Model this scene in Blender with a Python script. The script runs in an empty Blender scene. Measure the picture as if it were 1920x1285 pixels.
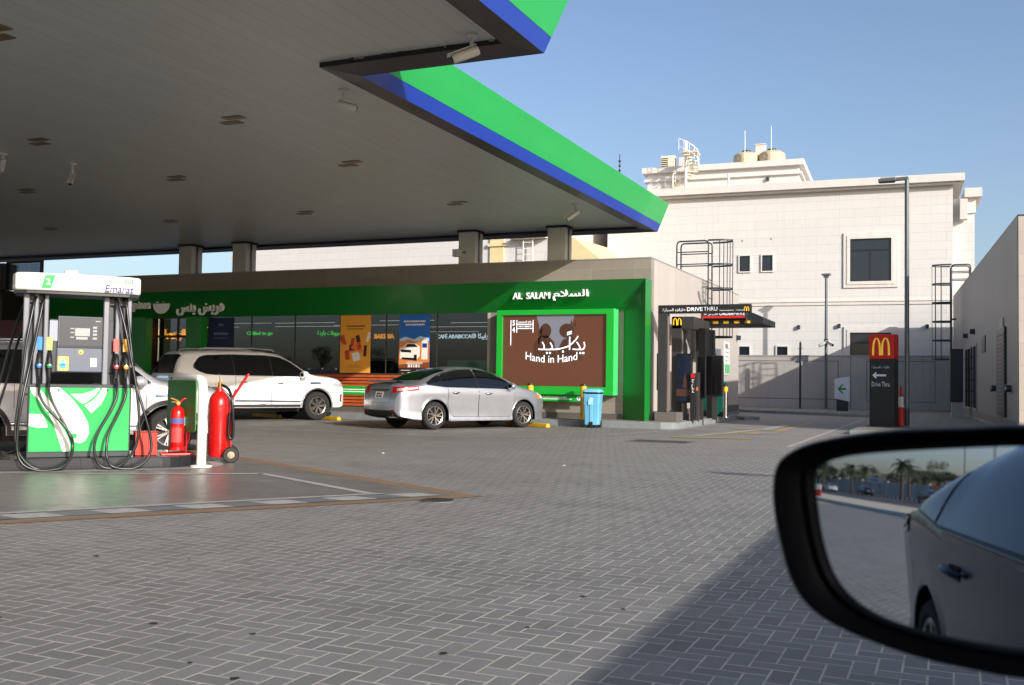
import bpy, bmesh, math, random
from mathutils import Vector as V, Matrix
from mathutils.bvhtree import BVHTree
random.seed(7)
PI=math.pi; R=math.radians
C=bpy.context; SC=C.scene; COL=SC.collection

# ------------------------------------------------------------------ camera, sky, sun, exposure
cam=bpy.data.cameras.new('camera'); camo=bpy.data.objects.new('camera',cam); COL.objects.link(camo)
cr=V((.9166,.3994,.0145)); cu=V((.0018,-.0404,.9992)); cf=V((-.3994,.9160,.0377))
cf.normalize(); cr=(cr-cf*cr.dot(cf)).normalized(); cu=cr.cross(cf)
camo.matrix_world=Matrix(((cr.x,cu.x,-cf.x,0),(cr.y,cu.y,-cf.y,0),(cr.z,cu.z,-cf.z,1.2),(0,0,0,1)))
cam.sensor_width=36; cam.sensor_fit='HORIZONTAL'; cam.lens=35.61; cam.clip_start=.02; cam.clip_end=3000
cam.dof.use_dof=True; cam.dof.focus_distance=25; cam.dof.aperture_fstop=10
SC.camera=camo
SUN_TO=V((1,-.6,.46)).normalized()
EL=math.asin(SUN_TO.z); AZ=math.atan2(SUN_TO.x,SUN_TO.y)
W=bpy.data.worlds.new('World'); SC.world=W; W.use_nodes=True
sky=W.node_tree.nodes.new('ShaderNodeTexSky'); sky.sky_type='NISHITA'; sky.sun_disc=False
sky.sun_elevation=EL; sky.sun_rotation=AZ; sky.air_density=.95; sky.dust_density=2.4; sky.ozone_density=2.8
bg=W.node_tree.nodes['Background']; tint=W.node_tree.nodes.new('ShaderNodeMix'); tint.data_type='RGBA'; tint.blend_type='MULTIPLY'; tint.inputs[0].default_value=1; tint.inputs[7].default_value=(1.10,1.02,.985,1)
W.node_tree.links.new(sky.outputs[0],tint.inputs[6]); W.node_tree.links.new(tint.outputs[2],bg.inputs[0]); bg.inputs[1].default_value=.15
sl=bpy.data.lights.new('sun','SUN'); sl.energy=4.4; sl.angle=R(.53); sl.color=(1,.952,.895)
so=bpy.data.objects.new('sun',sl); COL.objects.link(so); so.rotation_euler=SUN_TO.to_track_quat('Z','Y').to_euler()
SC.view_settings.view_transform='Standard'; SC.view_settings.look='None'; SC.view_settings.exposure=.33; SC.view_settings.gamma=1
SC.render.engine='CYCLES'
try:
    SC.cycles.use_denoising=True; SC.cycles.max_bounces=10; SC.cycles.glossy_bounces=5; SC.cycles.transparent_max_bounces=10
    SC.cycles.sample_clamp_indirect=6
except Exception: pass

# ------------------------------------------------------------------ materials
def S(r,g,b):
    f=lambda c:(c/12.92 if c<=.04045 else ((c+.055)/1.055)**2.4)
    return (f(r/255),f(g/255),f(b/255))
class NT:
    def __init__(s,name):
        s.m=bpy.data.materials.new(name); s.m.use_nodes=True; s.t=s.m.node_tree; s.p=s.t.nodes['Principled BSDF']; s.out=s.t.nodes['Material Output']
    def n(s,ty,**k):
        o=s.t.nodes.new(ty)
        for a,b in k.items(): setattr(o,a,b)
        return o
    def link(s,a,b): s.t.links.new(a,b)
    def put(s,sock,v):
        if hasattr(v,'is_output') or isinstance(v,bpy.types.NodeSocket): s.link(v,sock)
        else:
            if isinstance(v,(tuple,list)) and len(v)==3 and sock.type=='RGBA': v=(*v,1)
            sock.default_value=v
    def math(s,op,a,b=0,c=None):
        o=s.n('ShaderNodeMath',operation=op); s.put(o.inputs[0],a); s.put(o.inputs[1],b)
        if c is not None: s.put(o.inputs[2],c)
        return o.outputs[0]
    def mix(s,f,a,b):
        o=s.n('ShaderNodeMix',data_type='RGBA'); s.put(o.inputs[0],f); s.put(o.inputs[6],a); s.put(o.inputs[7],b); return o.outputs[2]
    def noise(s,scale,detail=3,vec=None,rough=.55):
        o=s.n('ShaderNodeTexNoise'); o.inputs['Scale'].default_value=scale; o.inputs['Detail'].default_value=detail; o.inputs['Roughness'].default_value=rough
        if vec is not None: s.link(vec,o.inputs['Vector'])
        return o.outputs['Fac']
    def pos(s):
        if not hasattr(s,'_p'): s._p=s.n('ShaderNodeTexCoord').outputs['Object']
        return s._p
    def xyz(s,v=None):
        o=s.n('ShaderNodeSeparateXYZ'); s.link(v or s.pos(),o.inputs[0]); return o.outputs
    def ramp(s,f,a,b):
        o=s.n('ShaderNodeMapRange'); s.put(o.inputs[0],f); o.inputs[1].default_value=a; o.inputs[2].default_value=b; return o.outputs[0]
    def bump(s,h,strength=.3,dist=.01):
        o=s.n('ShaderNodeBump'); o.inputs['Strength'].default_value=strength; o.inputs['Distance'].default_value=dist; s.link(h,o.inputs['Height']); s.link(o.outputs[0],s.p.inputs['Normal']); return o
def mul(c,k): return tuple(min(1,x*k) for x in c)
MATS={}
def M(name,col,rough=.5,metal=0,var=.07,scale=2.5,bump=0,bscale=60,coat=0,emit=0,spec=.5,streak=0):
    if name in MATS: return MATS[name]
    t=NT(name); p=t.p
    f=t.noise(scale,4,t.pos())
    c=t.mix(t.ramp(f,.3,.7),mul(col,1-var),mul(col,1+var))
    if streak:
        mp=t.n('ShaderNodeMapping'); mp.inputs['Scale'].default_value=(3,3,.25); t.link(t.pos(),mp.inputs[0])
        c=t.mix(t.math('MULTIPLY',t.ramp(t.noise(2.2,5,mp.outputs[0]),.52,.75),streak),c,mul(col,.55))
    t.put(p.inputs['Base Color'],c)
    t.put(p.inputs['Roughness'],t.math('ADD',rough-.05,t.math('MULTIPLY',t.noise(scale*3,3,t.pos()),.1)) if rough>.12 else rough)
    p.inputs['Metallic'].default_value=metal; p.inputs['Specular IOR Level'].default_value=spec
    if coat: p.inputs['Coat Weight'].default_value=coat; p.inputs['Coat Roughness'].default_value=.04
    if emit: p.inputs['Emission Color'].default_value=(*col,1); p.inputs['Emission Strength'].default_value=emit
    if bump: t.bump(t.noise(bscale,4,t.pos()),bump,.01)
    MATS[name]=t.m; return t.m
def paving():
    t=NT('block_paving'); x,y,z=t.xyz()
    px=t.math('MULTIPLY',x,10); py=t.math('MULTIPLY',y,10)
    wob=t.n('ShaderNodeTexNoise'); wob.inputs['Scale'].default_value=3; t.link(t.pos(),wob.inputs['Vector'])
    ix=t.math('FLOOR',px); iy=t.math('FLOOR',py); fx=t.math('SUBTRACT',px,ix); fy=t.math('SUBTRACT',py,iy)
    m=t.math('FLOORED_MODULO',t.math('SUBTRACT',ix,iy),4)
    e=[t.math('COMPARE',m,k,.1) for k in range(4)]
    dr=t.math('ADD',t.math('SUBTRACT',1,fx),e[0]); dl=t.math('ADD',fx,e[1]); db=t.math('ADD',fy,e[2]); dt=t.math('ADD',t.math('SUBTRACT',1,fy),e[3])
    d=t.math('MINIMUM',t.math('MINIMUM',dr,dl),t.math('MINIMUM',db,dt))
    ax=t.math('SUBTRACT',ix,e[1]); ay=t.math('ADD',iy,e[3])
    cb=t.n('ShaderNodeCombineXYZ'); t.link(ax,cb.inputs[0]); t.link(ay,cb.inputs[1])
    wn=t.n('ShaderNodeTexWhiteNoise'); t.link(cb.outputs[0],wn.inputs['Vector'])
    base=t.mix(wn.outputs['Value'],S(118,115,111),S(133,130,126))
    big=t.noise(.22,5,t.pos(),.6); med=t.noise(1.3,5,t.pos(),.65); fine=t.noise(95,3,t.pos(),.7)
    base=t.mix(t.math('MULTIPLY',t.ramp(big,.5,.72),.32),base,S(72,70,67))
    base=t.mix(t.math('MULTIPLY',t.ramp(med,.5,.8),.22),base,S(80,78,75))
    base=t.mix(t.math('MULTIPLY',t.ramp(fine,.35,.75),.3),base,S(74,72,70))
    # darker lane under the canopy and along the shop front
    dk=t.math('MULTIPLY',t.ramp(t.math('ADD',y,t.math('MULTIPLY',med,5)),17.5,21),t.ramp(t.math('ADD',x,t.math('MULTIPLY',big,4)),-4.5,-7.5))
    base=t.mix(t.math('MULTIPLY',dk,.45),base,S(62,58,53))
    stain=t.ramp(t.noise(4.2,2,t.pos(),.4),.735,.75)
    base=t.mix(t.math('MULTIPLY',stain,.0),base,(.01,.01,.01))
    # oil drips and faint tyre lanes worn into the blocks
    sp=t.n('ShaderNodeTexVoronoi'); sp.inputs['Scale'].default_value=.9; sp.inputs['Randomness'].default_value=1; t.link(t.pos(),sp.inputs['Vector'])
    oil=t.math('MULTIPLY',t.math('SUBTRACT',1,t.ramp(t.math('ADD',sp.outputs['Distance'],t.math('MULTIPLY',t.noise(14,3,t.pos()),.12)),.07,.2)),t.ramp(t.noise(.35,2,t.pos()),.5,.6))
    base=t.mix(t.math('MULTIPLY',oil,.42),base,S(52,50,48))
    mp=t.n('ShaderNodeMapping'); mp.inputs['Rotation'].default_value=(0,0,R(-50)); mp.inputs['Scale'].default_value=(.12,1.5,1); t.link(t.pos(),mp.inputs[0])
    base=t.mix(t.math('MULTIPLY',t.ramp(t.noise(1.1,4,mp.outputs[0],.55),.52,.72),.25),base,S(76,74,72))
    jn=t.noise(7,4,t.pos(),.6)
    jw=t.math('ADD',.028,t.math('MULTIPLY',jn,.035))
    j=t.math('SUBTRACT',1,t.ramp(t.math('DIVIDE',d,jw),.75,1.25))
    jc=t.mix(t.ramp(t.noise(2.1,3,t.pos()),.35,.65),S(190,181,169),S(166,156,143))
    jf=t.math('MULTIPLY',j,t.ramp(jn,.22,.45))
    c=t.mix(jf,base,jc)
    t.put(t.p.inputs['Base Color'],c); t.put(t.p.inputs['Roughness'],t.math('ADD',.62,t.math('MULTIPLY',fine,.2)))
    h=t.math('SUBTRACT',t.math('ADD',t.math('MULTIPLY',fine,.25),t.math('MULTIPLY',wn.outputs['Value'],.12)),t.math('MULTIPLY',j,.5)); t.bump(h,.45,.004)
    return t.m
def tiles(name,col,w,h,joint,jcol,axis='x',rough=.55,var=.1,off=0.,bump=.2,streak=0,spec=.4):
    """cladding in w x h panels with thin joints, along x (or y) and z"""
    t=NT(name); x,y,z=t.xyz(); a=x if axis=='x' else y
    row=t.math('FLOOR',t.math('DIVIDE',z,h)); fz=t.math('SUBTRACT',t.math('DIVIDE',z,h),row)
    u=t.math('ADD',t.math('DIVIDE',a,w),t.math('MULTIPLY',t.math('FLOORED_MODULO',row,2),off)); cu_=t.math('FLOOR',u); fu=t.math('SUBTRACT',u,cu_)
    dx=t.math('MULTIPLY',t.math('MINIMUM',fu,t.math('SUBTRACT',1,fu)),w); dz=t.math('MULTIPLY',t.math('MINIMUM',fz,t.math('SUBTRACT',1,fz)),h)
    j=t.math('SUBTRACT',1,t.ramp(t.math('MINIMUM',dx,dz),joint*.4,joint))
    cb=t.n('ShaderNodeCombineXYZ'); t.link(cu_,cb.inputs[0]); t.link(row,cb.inputs[1]); wn=t.n('ShaderNodeTexWhiteNoise'); t.link(cb.outputs[0],wn.inputs['Vector'])
    base=t.mix(wn.outputs['Value'],mul(col,1-var),mul(col,1+var*.6))
    base=t.mix(t.math('MULTIPLY',t.ramp(t.noise(3,6,t.pos(),.7),.45,.75),.25),base,mul(col,.78))
    if streak:
        mp=t.n('ShaderNodeMapping'); mp.inputs['Scale'].default_value=(4,4,.2); t.link(t.pos(),mp.inputs[0])
        base=t.mix(t.math('MULTIPLY',t.ramp(t.noise(2,5,mp.outputs[0]),.5,.75),streak),base,mul(col,.7))
    t.put(t.p.inputs['Base Color'],t.mix(t.math('MULTIPLY',j,.8),base,jcol)); t.p.inputs['Roughness'].default_value=rough; t.p.inputs['Specular IOR Level'].default_value=spec
    t.bump(t.math('ADD',t.math('MULTIPLY',j,-1),t.math('MULTIPLY',t.noise(40,4,t.pos()),.15)),bump,.01)
    return t.m
def lines(name,col,step,width,lcol,axis='x',rough=.5,bump=.4,metal=0,var=.05):
    t=NT(name); o=t.xyz(); a={'x':o[0],'y':o[1],'z':o[2]}[axis]
    q=t.math('DIVIDE',a,step); k=t.math('FLOOR',q); f=t.math('SUBTRACT',q,k)
    d=t.math('MULTIPLY',t.math('MINIMUM',f,t.math('SUBTRACT',1,f)),step); j=t.math('SUBTRACT',1,t.ramp(d,width*.5,width))
    wn=t.n('ShaderNodeTexWhiteNoise',noise_dimensions='1D'); t.link(k,wn.inputs['W'])
    b=t.mix(wn.outputs['Value'],mul(col,1-var),mul(col,1+var)); b=t.mix(t.math('MULTIPLY',t.ramp(t.noise(1.2,5,t.pos(),.65),.4,.75),.2),b,mul(col,.75))
    t.put(t.p.inputs['Base Color'],t.mix(j,b,lcol)); t.p.inputs['Roughness'].default_value=rough; t.p.inputs['Metallic'].default_value=metal
    t.bump(t.math('MULTIPLY',j,-1),bump,.02); return t.m
def concrete():
    t=NT('polished_concrete'); x,y,z=t.xyz()
    a=t.noise(.5,6,t.pos(),.65); b=t.noise(6,5,t.pos(),.7)
    mp=t.n('ShaderNodeMapping'); mp.inputs['Rotation'].default_value=(0,0,R(-52)); mp.inputs['Scale'].default_value=(.35,3.5,1); t.link(t.pos(),mp.inputs[0])
    st=t.noise(1.6,5,mp.outputs[0],.6)
    c=t.mix(t.ramp(a,.35,.7),S(104,102,98),S(126,123,118)); c=t.mix(t.math('MULTIPLY',t.ramp(st,.45,.7),.45),c,S(82,81,79)); c=t.mix(t.math('MULTIPLY',t.ramp(b,.55,.75),.2),c,S(140,136,130))
    t.put(t.p.inputs['Base Color'],c); t.put(t.p.inputs['Roughness'],t.math('ADD',.2,t.math('MULTIPLY',b,.34))); t.p.inputs['Specular IOR Level'].default_value=.5
    t.bump(b,.1,.01); return t.m
def shopglass(name,tint=(.34,.38,.40),refl=.05):
    t=NT(name); t.t.nodes.remove(t.p)
    tr=t.n('ShaderNodeBsdfTransparent'); tr.inputs[0].default_value=(*tint,1); gl=t.n('ShaderNodeBsdfGlossy'); gl.inputs['Roughness'].default_value=.012; gl.inputs[0].default_value=(.92,.96,1,1)
    fr=t.n('ShaderNodeFresnel'); fr.inputs[0].default_value=1.55; mx=t.n('ShaderNodeMixShader')
    t.link(t.math('ADD',t.math('MULTIPLY',fr.outputs[0],.9),refl),mx.inputs[0]); t.link(tr.outputs[0],mx.inputs[1]); t.link(gl.outputs[0],mx.inputs[2]); t.link(mx.outputs[0],t.out.inputs[0]); return t.m
def carpaint(name,col,metal=.75,rough=.34,flake=.04,coat=.9):
    t=NT(name); f=t.noise(900,2,t.pos()); dirt=t.noise(2.5,5,t.pos(),.65); z=t.xyz()[2]
    c=t.mix(f,mul(col,1-flake),mul(col,1+flake)); c=t.mix(t.math('MULTIPLY',t.math('MULTIPLY',t.ramp(dirt,.4,.75),t.math('SUBTRACT',1,t.ramp(z,.25,.85))),.4),c,S(140,125,105))
    t.put(t.p.inputs['Base Color'],c); t.p.inputs['Metallic'].default_value=metal; t.p.inputs['Roughness'].default_value=rough
    t.p.inputs['Coat Weight'].default_value=coat; t.p.inputs['Coat Roughness'].default_value=.05; return t.m
def mirrorglass():
    t=NT('mirror_glass'); t.p.inputs['Base Color'].default_value=(.46,.51,.57,1); t.p.inputs['Metallic'].default_value=1; t.p.inputs['Roughness'].default_value=.0; return t.m

m_pave=paving(); m_conc=concrete()
m_green=M('canopy_green',S(32,158,78),.38,var=.03,scale=.6,coat=.2); m_blue=M('canopy_blue',S(20,56,152),.4,var=.03,scale=.6,coat=.2)
m_lip=M('canopy_dark_trim',S(18,20,30),.35,var=.2,scale=5)
m_soffit=lines('soffit_boards',S(190,194,188),.3,.005,S(146,147,142),'x',.38,.15,0,.025)
m_hood=M('portal_green',S(16,120,44),.42,var=.04,scale=.8,coat=.15)
m_grn2=M('screen_frame_green',S(22,165,52),.42,var=.03)
m_stone=tiles('beige_stone_tiles',S(138,132,122),1.25,.62,.008,S(156,149,138),'x',.6,.09,.0,.15,.25)
m_panel=tiles('grey_wall_panels',S(178,171,164),.62,6,.006,S(150,144,138),'y',.5,.05,0,.15,.25)
m_skirt=tiles('dark_stone_skirting',S(92,90,86),.6,.5,.008,S(60,58,56),'x',.5,.1)
m_villa=tiles('white_stone_courses',S(204,202,198),2.9,.42,.011,S(176,170,164),'x',.75,.025,.37,.08,.22)
m_villatrim=M('white_stone_trim',S(206,201,194),.7,var=.05,streak=.2)
m_cream=M('cream_trim',S(214,196,150),.7,var=.06)
m_gwall=M('grey_boundary_render',S(168,162,155),.75,var=.06,scale=1.2,bump=.15,streak=.25)
m_rwall=tiles('grey_plant_room_panels',S(132,130,130),.6,8,.006,S(128,125,124),'y',.5,.06,0,.12,.3)
m_kerb=M('grey_kerb',S(120,126,126),.7,var=.16,scale=3,bump=.2); m_slab=tiles('pavement_slabs',S(128,122,114),.4,.4,.01,S(96,92,86),'x',.75,.1)
m_dark=M('dark_metal',S(58,57,57),.45,metal=.2,var=.1); m_black=M('black_plastic',S(17,17,18),.42,var=.15); m_rubber=M('black_rubber',S(24,24,25),.55,var=.15); m_tyre=M('tyre_rubber',S(30,29,28),.8,var=.2)
m_hose=M('hose_rubber',S(20,20,21),.3,var=.1)
m_white=M('white_paint',S(232,228,218),.45,var=.04); m_whiteg=M('white_gloss',S(240,235,222),.3,var=.03,coat=.3)
m_steel=M('brushed_steel',S(170,170,172),.28,metal=1,var=.08); m_chrome=M('chrome',S(220,222,225),.08,metal=1,var=.02)
m_polegr=M('grey_pole_paint',S(96,102,106),.4,metal=.35,var=.08); m_slate=M('slate_pole_paint',S(46,50,56),.45,var=.1)
m_red=M('extinguisher_red',S(196,22,20),.28,var=.05,coat=.4); m_redold=M('faded_red',S(176,52,38),.6,var=.2,scale=9)
m_yellow=M('safety_yellow',S(222,172,24),.5,var=.12,scale=6); m_gold=M('arch_yellow',S(255,190,40),.45,var=.02,emit=.35)
m_orange=M('orange_slats',S(178,84,44),.5,var=.15,scale=5)
m_pillarred=M('pillar_red',S(190,26,22),.45,var=.04); m_pillarblk=M('pillar_black',S(30,30,31),.5,var=.08)
m_textw=M('white_letters',S(243,247,250),.5,var=.02); m_textd=M('blue_letters',S(32,40,130),.5,var=.02); m_textg=M('green_letters',S(70,185,95),.5,var=.02)
m_pumpgreen=M('pump_green',S(10,168,78),.35,var=.03,coat=.2); m_pumpgrey=M('pump_grey',S(112,116,122),.4,metal=.2,var=.06); m_pumpdark=M('pump_dark',S(44,47,52),.45,var=.08); m_pumpslate=M('pump_slate',S(88,96,110),.4,var=.05)
m_granite=tiles('black_granite',S(40,41,44),.6,2,.006,S(18,18,18),'x',.25,.2,0,.1)
m_orbrick=tiles('orange_brick_edge',S(150,118,88),.11,.22,.008,S(120,98,76),'x',.75,.2); m_marking=M('worn_white_marking',S(160,158,153),.7,var=.16,scale=9,bump=.1); m_markblk=M('worn_dark_marking',S(106,108,110),.6,var=.15,scale=6); m_markyel=M('worn_yellow_marking',S(176,142,76),.7,var=.2,scale=8)
m_cyan=M('bin_blue',S(104,174,208),.45,var=.06); m_teal=M('bin_teal',S(14,142,118),.45,var=.06)
m_glass=shopglass('shop_glass'); m_carglass=M('car_glass',S(9,11,14),.03,var=.0,spec=.75,coat=.5); m_winglass=M('dark_window_glass',S(34,40,46),.06,var=.1,spec=.7)
m_int=M('interior_dark',S(52,48,46),.7,var=.2); m_intc=M('interior_ceiling',S(60,58,58),.6); m_led=M('led_strip',(1,.93,.82),.5,emit=2.2); m_neong=M('neon_green',S(60,230,70),.5,emit=2.6); m_neony=M('neon_amber',S(255,160,30),.5,emit=3.4); m_neonw=M('neon_white',S(235,240,240),.5,emit=3)
m_mint=M('mint_counter',S(96,190,150),.4,emit=.22)
m_mirror=mirrorglass()
m_silver=carpaint('silver_paint',S(192,196,204),.8,.33); m_pearl=carpaint('pearl_white_paint',S(246,245,243),.06,.3,.01); m_grey=carpaint('pale_silver_paint',S(190,190,192),.35,.34); m_bluegrey=carpaint('steel_blue_paint',S(26,38,66),.4,.26,.04,.55)
m_rim=M('alloy_rim',S(178,172,166),.25,metal=.9,var=.06); m_rimdark=M('rim_dark_metal',S(38,34,32),.5,metal=.3); m_redlens=M('red_lamp_lens',S(188,20,24),.12,var=.05,coat=.6); m_clearlens=M('clear_lamp_lens',S(206,208,214),.1,metal=.4,var=.1); m_amber=M('amber_lens',S(214,110,40),.2); m_plate=M('number_plate',S(226,222,208),.5)  # one dark metal serves brake discs and handle recesses

# ------------------------------------------------------------------ mesh helpers
class MB:
    def __init__(s): s.v=[]; s.f=[]; s.mi=[]
    def add(s,vs,fs,m=0):
        b=len(s.v); s.v+= [tuple(x) for x in vs]; s.f+=[[b+i for i in f] for f in fs]; s.mi+=[m]*len(fs)
    def box(s,a,b,m=0):
        x0,y0,z0=[min(p,q) for p,q in zip(a,b)]; x1,y1,z1=[max(p,q) for p,q in zip(a,b)]
        s.add([(x0,y0,z0),(x1,y0,z0),(x1,y1,z0),(x0,y1,z0),(x0,y0,z1),(x1,y0,z1),(x1,y1,z1),(x0,y1,z1)],[(0,3,2,1),(4,5,6,7),(0,1,5,4),(1,2,6,5),(2,3,7,6),(3,0,4,7)],m); return s
    def obox(s,o,X,Y,Z,m=0):
        o,X,Y,Z=V(o),V(X),V(Y),V(Z); vs=[o+X*a+Y*b+Z*c for c in(-1,1) for a,b in((-1,-1),(1,-1),(1,1),(-1,1))]
        s.add(vs,[(0,3,2,1),(4,5,6,7),(0,1,5,4),(1,2,6,5),(2,3,7,6),(3,0,4,7)],m); return s
    def bar(s,a,b,w,h,m=0,up=(0,0,1)):
        a,b=V(a),V(b); d=b-a; D=d.normalized(); Y=V(up).cross(D)
        if Y.length<1e-4: Y=V((1,0,0)).cross(D)
        Y.normalize(); Z=D.cross(Y); return s.obox((a+b)/2,d/2,Y*w/2,Z*h/2,m)
    def prism(s,poly,fn,t0,t1,m=0):
        n=len(poly); vs=[fn(p,t0) for p in poly]+[fn(p,t1) for p in poly]
        s.add(vs,[list(range(n))[::-1],list(range(n,2*n))]+[(i,(i+1)%n,n+(i+1)%n,n+i) for i in range(n)],m); return s
    def xy(s,poly,z0,z1,m=0): return s.prism(poly,lambda p,t:(p[0],p[1],t),z0,z1,m)
    def xz(s,poly,y0,y1,m=0): return s.prism(poly,lambda p,t:(p[0],t,p[1]),y0,y1,m)
    def yz(s,poly,x0,x1,m=0): return s.prism(poly,lambda p,t:(t,p[0],p[1]),x0,x1,m)
    def quad(s,*p,m=0): s.add(p,[list(range(len(p)))],m); return s
    def tube(s,path,r,n=8,m=0,closed=False):
        P=[V(p) for p in path]; L=len(P); rr=r if isinstance(r,(list,tuple)) else [r]*L; vs=[]; prev=None
        for i,p in enumerate(P):
            a=P[(i-1)%L] if (i>0 or closed) else p; b=P[(i+1)%L] if (i<L-1 or closed) else p
            d=(b-a).normalized()
            if prev is None:
                u=V((0,0,1)).cross(d)
                if u.length<1e-3: u=V((1,0,0)).cross(d)
            else: u=prev-d*prev.dot(d)
            u.normalize(); prev=u; w=d.cross(u)
            vs+=[p+(u*math.cos(2*PI*k/n)+w*math.sin(2*PI*k/n))*rr[i] for k in range(n)]
        fs=[(i*n+k,i*n+(k+1)%n,((i+1)%L)*n+(k+1)%n,((i+1)%L)*n+k) for i in range(L if closed else L-1) for k in range(n)]
        if not closed: fs+=[list(range(n))[::-1],[(L-1)*n+k for k in range(n)]]
        s.add(vs,fs,m); return s
    def cyl(s,a,b,r0,r1=None,n=16,m=0): return s.tube([a,b],[r0,r0 if r1 is None else r1],n,m)
    def lathe(s,prof,o=(0,0,0),axis='z',n=24,m=0,a0=0,a1=2*PI):
        o=V(o); vs=[]; full=abs(a1-a0-2*PI)<1e-6; K=n if full else n+1
        for r,h in prof:
            for k in range(K):
                a=a0+(a1-a0)*k/n; c,d=r*math.cos(a),r*math.sin(a)
                vs.append(o+(V((c,d,h)) if axis=='z' else V((c,h,d)) if axis=='y' else V((h,c,d))))
        fs=[]
        for i in range(len(prof)-1):
            for k in range(n):
                q=(k+1)%K; fs.append((i*K+k,i*K+q,(i+1)*K+q,(i+1)*K+k))
        s.add(vs,fs,m); return s
    def grid(s,rows,m=0,closed=False):
        n=len(rows[0]); vs=[p for r in rows for p in r]; fs=[(i*n+k,i*n+(k+1)%n,(i+1)*n+(k+1)%n,(i+1)*n+k) for i in range(len(rows)-1) for k in range(n if closed else n-1)]
        s.add(vs,fs,m); return s
    def build(s,name,mats,parent=None,smooth=None,bevel=0,world=False,merge=False,seg=2):
        off=V((0,0,0))
        if world and parent:
            q=parent
            while q: off+=q.location; q=q.parent
        me=bpy.data.meshes.new(name); me.from_pydata([V(p)-off for p in s.v],[],s.f)
        ms=mats if isinstance(mats,(list,tuple)) else [mats]
        for m in ms: me.materials.append(m)
        for p,i in zip(me.polygons,s.mi): p.material_index=i
        bm=bmesh.new(); bm.from_mesh(me)
        if merge: bmesh.ops.remove_doubles(bm,verts=bm.verts,dist=1e-4)
        bmesh.ops.recalc_face_normals(bm,faces=bm.faces); bm.to_mesh(me); bm.free()
        if smooth is not None:
            for p in me.polygons: p.use_smooth=True
            me.set_sharp_from_angle(angle=R(smooth))
        o=bpy.data.objects.new(name,me); COL.objects.link(o)
        if parent: o.parent=parent
        if bevel:
            b=o.modifiers.new('bevel','BEVEL'); b.width=bevel; b.segments=seg; b.limit_method='ANGLE'; b.angle_limit=R(40); b.harden_normals=False
        return o
def tag(o,label,cat,group=None):
    o['label']=label; o['category']=cat
    if group: o['group']=group
    return o
def thing(name,label,cat,loc=(0,0,0),rotz=0,group=None):
    o=bpy.data.objects.new(name,None); o.empty_display_size=.2; COL.objects.link(o); o.location=loc; o.rotation_euler=(0,0,rotz); return tag(o,label,cat,group)
def struct(mb,name,mat,kind='structure',**k):
    o=mb.build(name,mat,**k); o['kind']=kind; return o
def copytree(o,parent=None):
    c=o.copy(); COL.objects.link(c)
    if parent: c.parent=parent
    for ch in list(o.children): copytree(ch,c)
    return c
def dup(o,label,loc,rotz=None):
    c=copytree(o); c.location=loc; c['label']=label
    if rotz is not None: c.rotation_euler=(0,0,rotz)
    return c
def rrect(x0,x1,z0,z1,r,n=4):
    out=[]
    for cx,cz,a in((x1-r,z1-r,0),(x0+r,z1-r,90),(x0+r,z0+r,180),(x1-r,z0+r,270)):
        for k in range(n+1): t=R(a+90*k/n); out.append((cx+r*math.cos(t),cz+r*math.sin(t)))
    return out
def spline(pts,n=8):
    P=[V(p) for p in pts]; out=[]
    for i in range(len(P)-1):
        a=P[max(i-1,0)]; b=P[i]; c=P[i+1]; d=P[min(i+2,len(P)-1)]
        for k in range(n):
            t=k/n; out.append(.5*((2*b)+(c-a)*t+(2*a-5*b+4*c-d)*t*t+(3*b-a-3*c+d)*t**3))
    return out+[P[-1]]
# Arabic shaping with presentation forms (isolated, final, initial, medial)
AR={'ا':(0xFE8D,0xFE8E),'أ':(0xFE83,0xFE84),'ب':(0xFE8F,0xFE90,0xFE91,0xFE92),'ت':(0xFE95,0xFE96,0xFE97,0xFE98),'ج':(0xFE9D,0xFE9E,0xFE9F,0xFEA0),'د':(0xFEA9,0xFEAA),'ر':(0xFEAD,0xFEAE),'ز':(0xFEAF,0xFEB0),'س':(0xFEB1,0xFEB2,0xFEB3,0xFEB4),'ش':(0xFEB5,0xFEB6,0xFEB7,0xFEB8),'ط':(0xFEC1,0xFEC2,0xFEC3,0xFEC4),'ع':(0xFEC9,0xFECA,0xFECB,0xFECC),'ف':(0xFED1,0xFED2,0xFED3,0xFED4),'ك':(0xFED9,0xFEDA,0xFEDB,0xFEDC),'ل':(0xFEDD,0xFEDE,0xFEDF,0xFEE0),'م':(0xFEE1,0xFEE2,0xFEE3,0xFEE4),'ن':(0xFEE5,0xFEE6,0xFEE7,0xFEE8),'ه':(0xFEE9,0xFEEA,0xFEEB,0xFEEC),'ة':(0xFE93,0xFE94),'و':(0xFEED,0xFEEE),'ي':(0xFEF1,0xFEF2,0xFEF3,0xFEF4)}
def arab(s):
    out=[]; prev=False; i=0
    while i<len(s):
        ch=s[i]
        if ch=='ل' and i+1<len(s) and s[i+1]=='ا': out.append(chr(0xFEFC if prev else 0xFEFB)); prev=False; i+=2; continue
        f=AR.get(ch)
        if not f: out.append(ch); prev=False; i+=1; continue
        dual=len(f)==4; nxt=dual and i+1<len(s) and s[i+1] in AR
        out.append(chr(f[3] if prev and nxt else f[1] if prev else f[2] if nxt else f[0])); prev=nxt; i+=1
    return ''.join(reversed(out))
def text_mesh(body,bold=0,res=3):
    c=bpy.data.curves.new('t','FONT'); c.body=body; c.size=1; c.offset=bold; c.resolution_u=res
    o=bpy.data.objects.new('t',c); COL.objects.link(o); dg=C.evaluated_depsgraph_get(); me=bpy.data.meshes.new_from_object(o.evaluated_get(dg)); bpy.data.objects.remove(o); bpy.data.curves.remove(c)
    vs=[V(v.co) for v in me.vertices]; fs=[list(p.vertices) for p in me.polygons]; bpy.data.meshes.remove(me); return vs,fs
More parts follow.
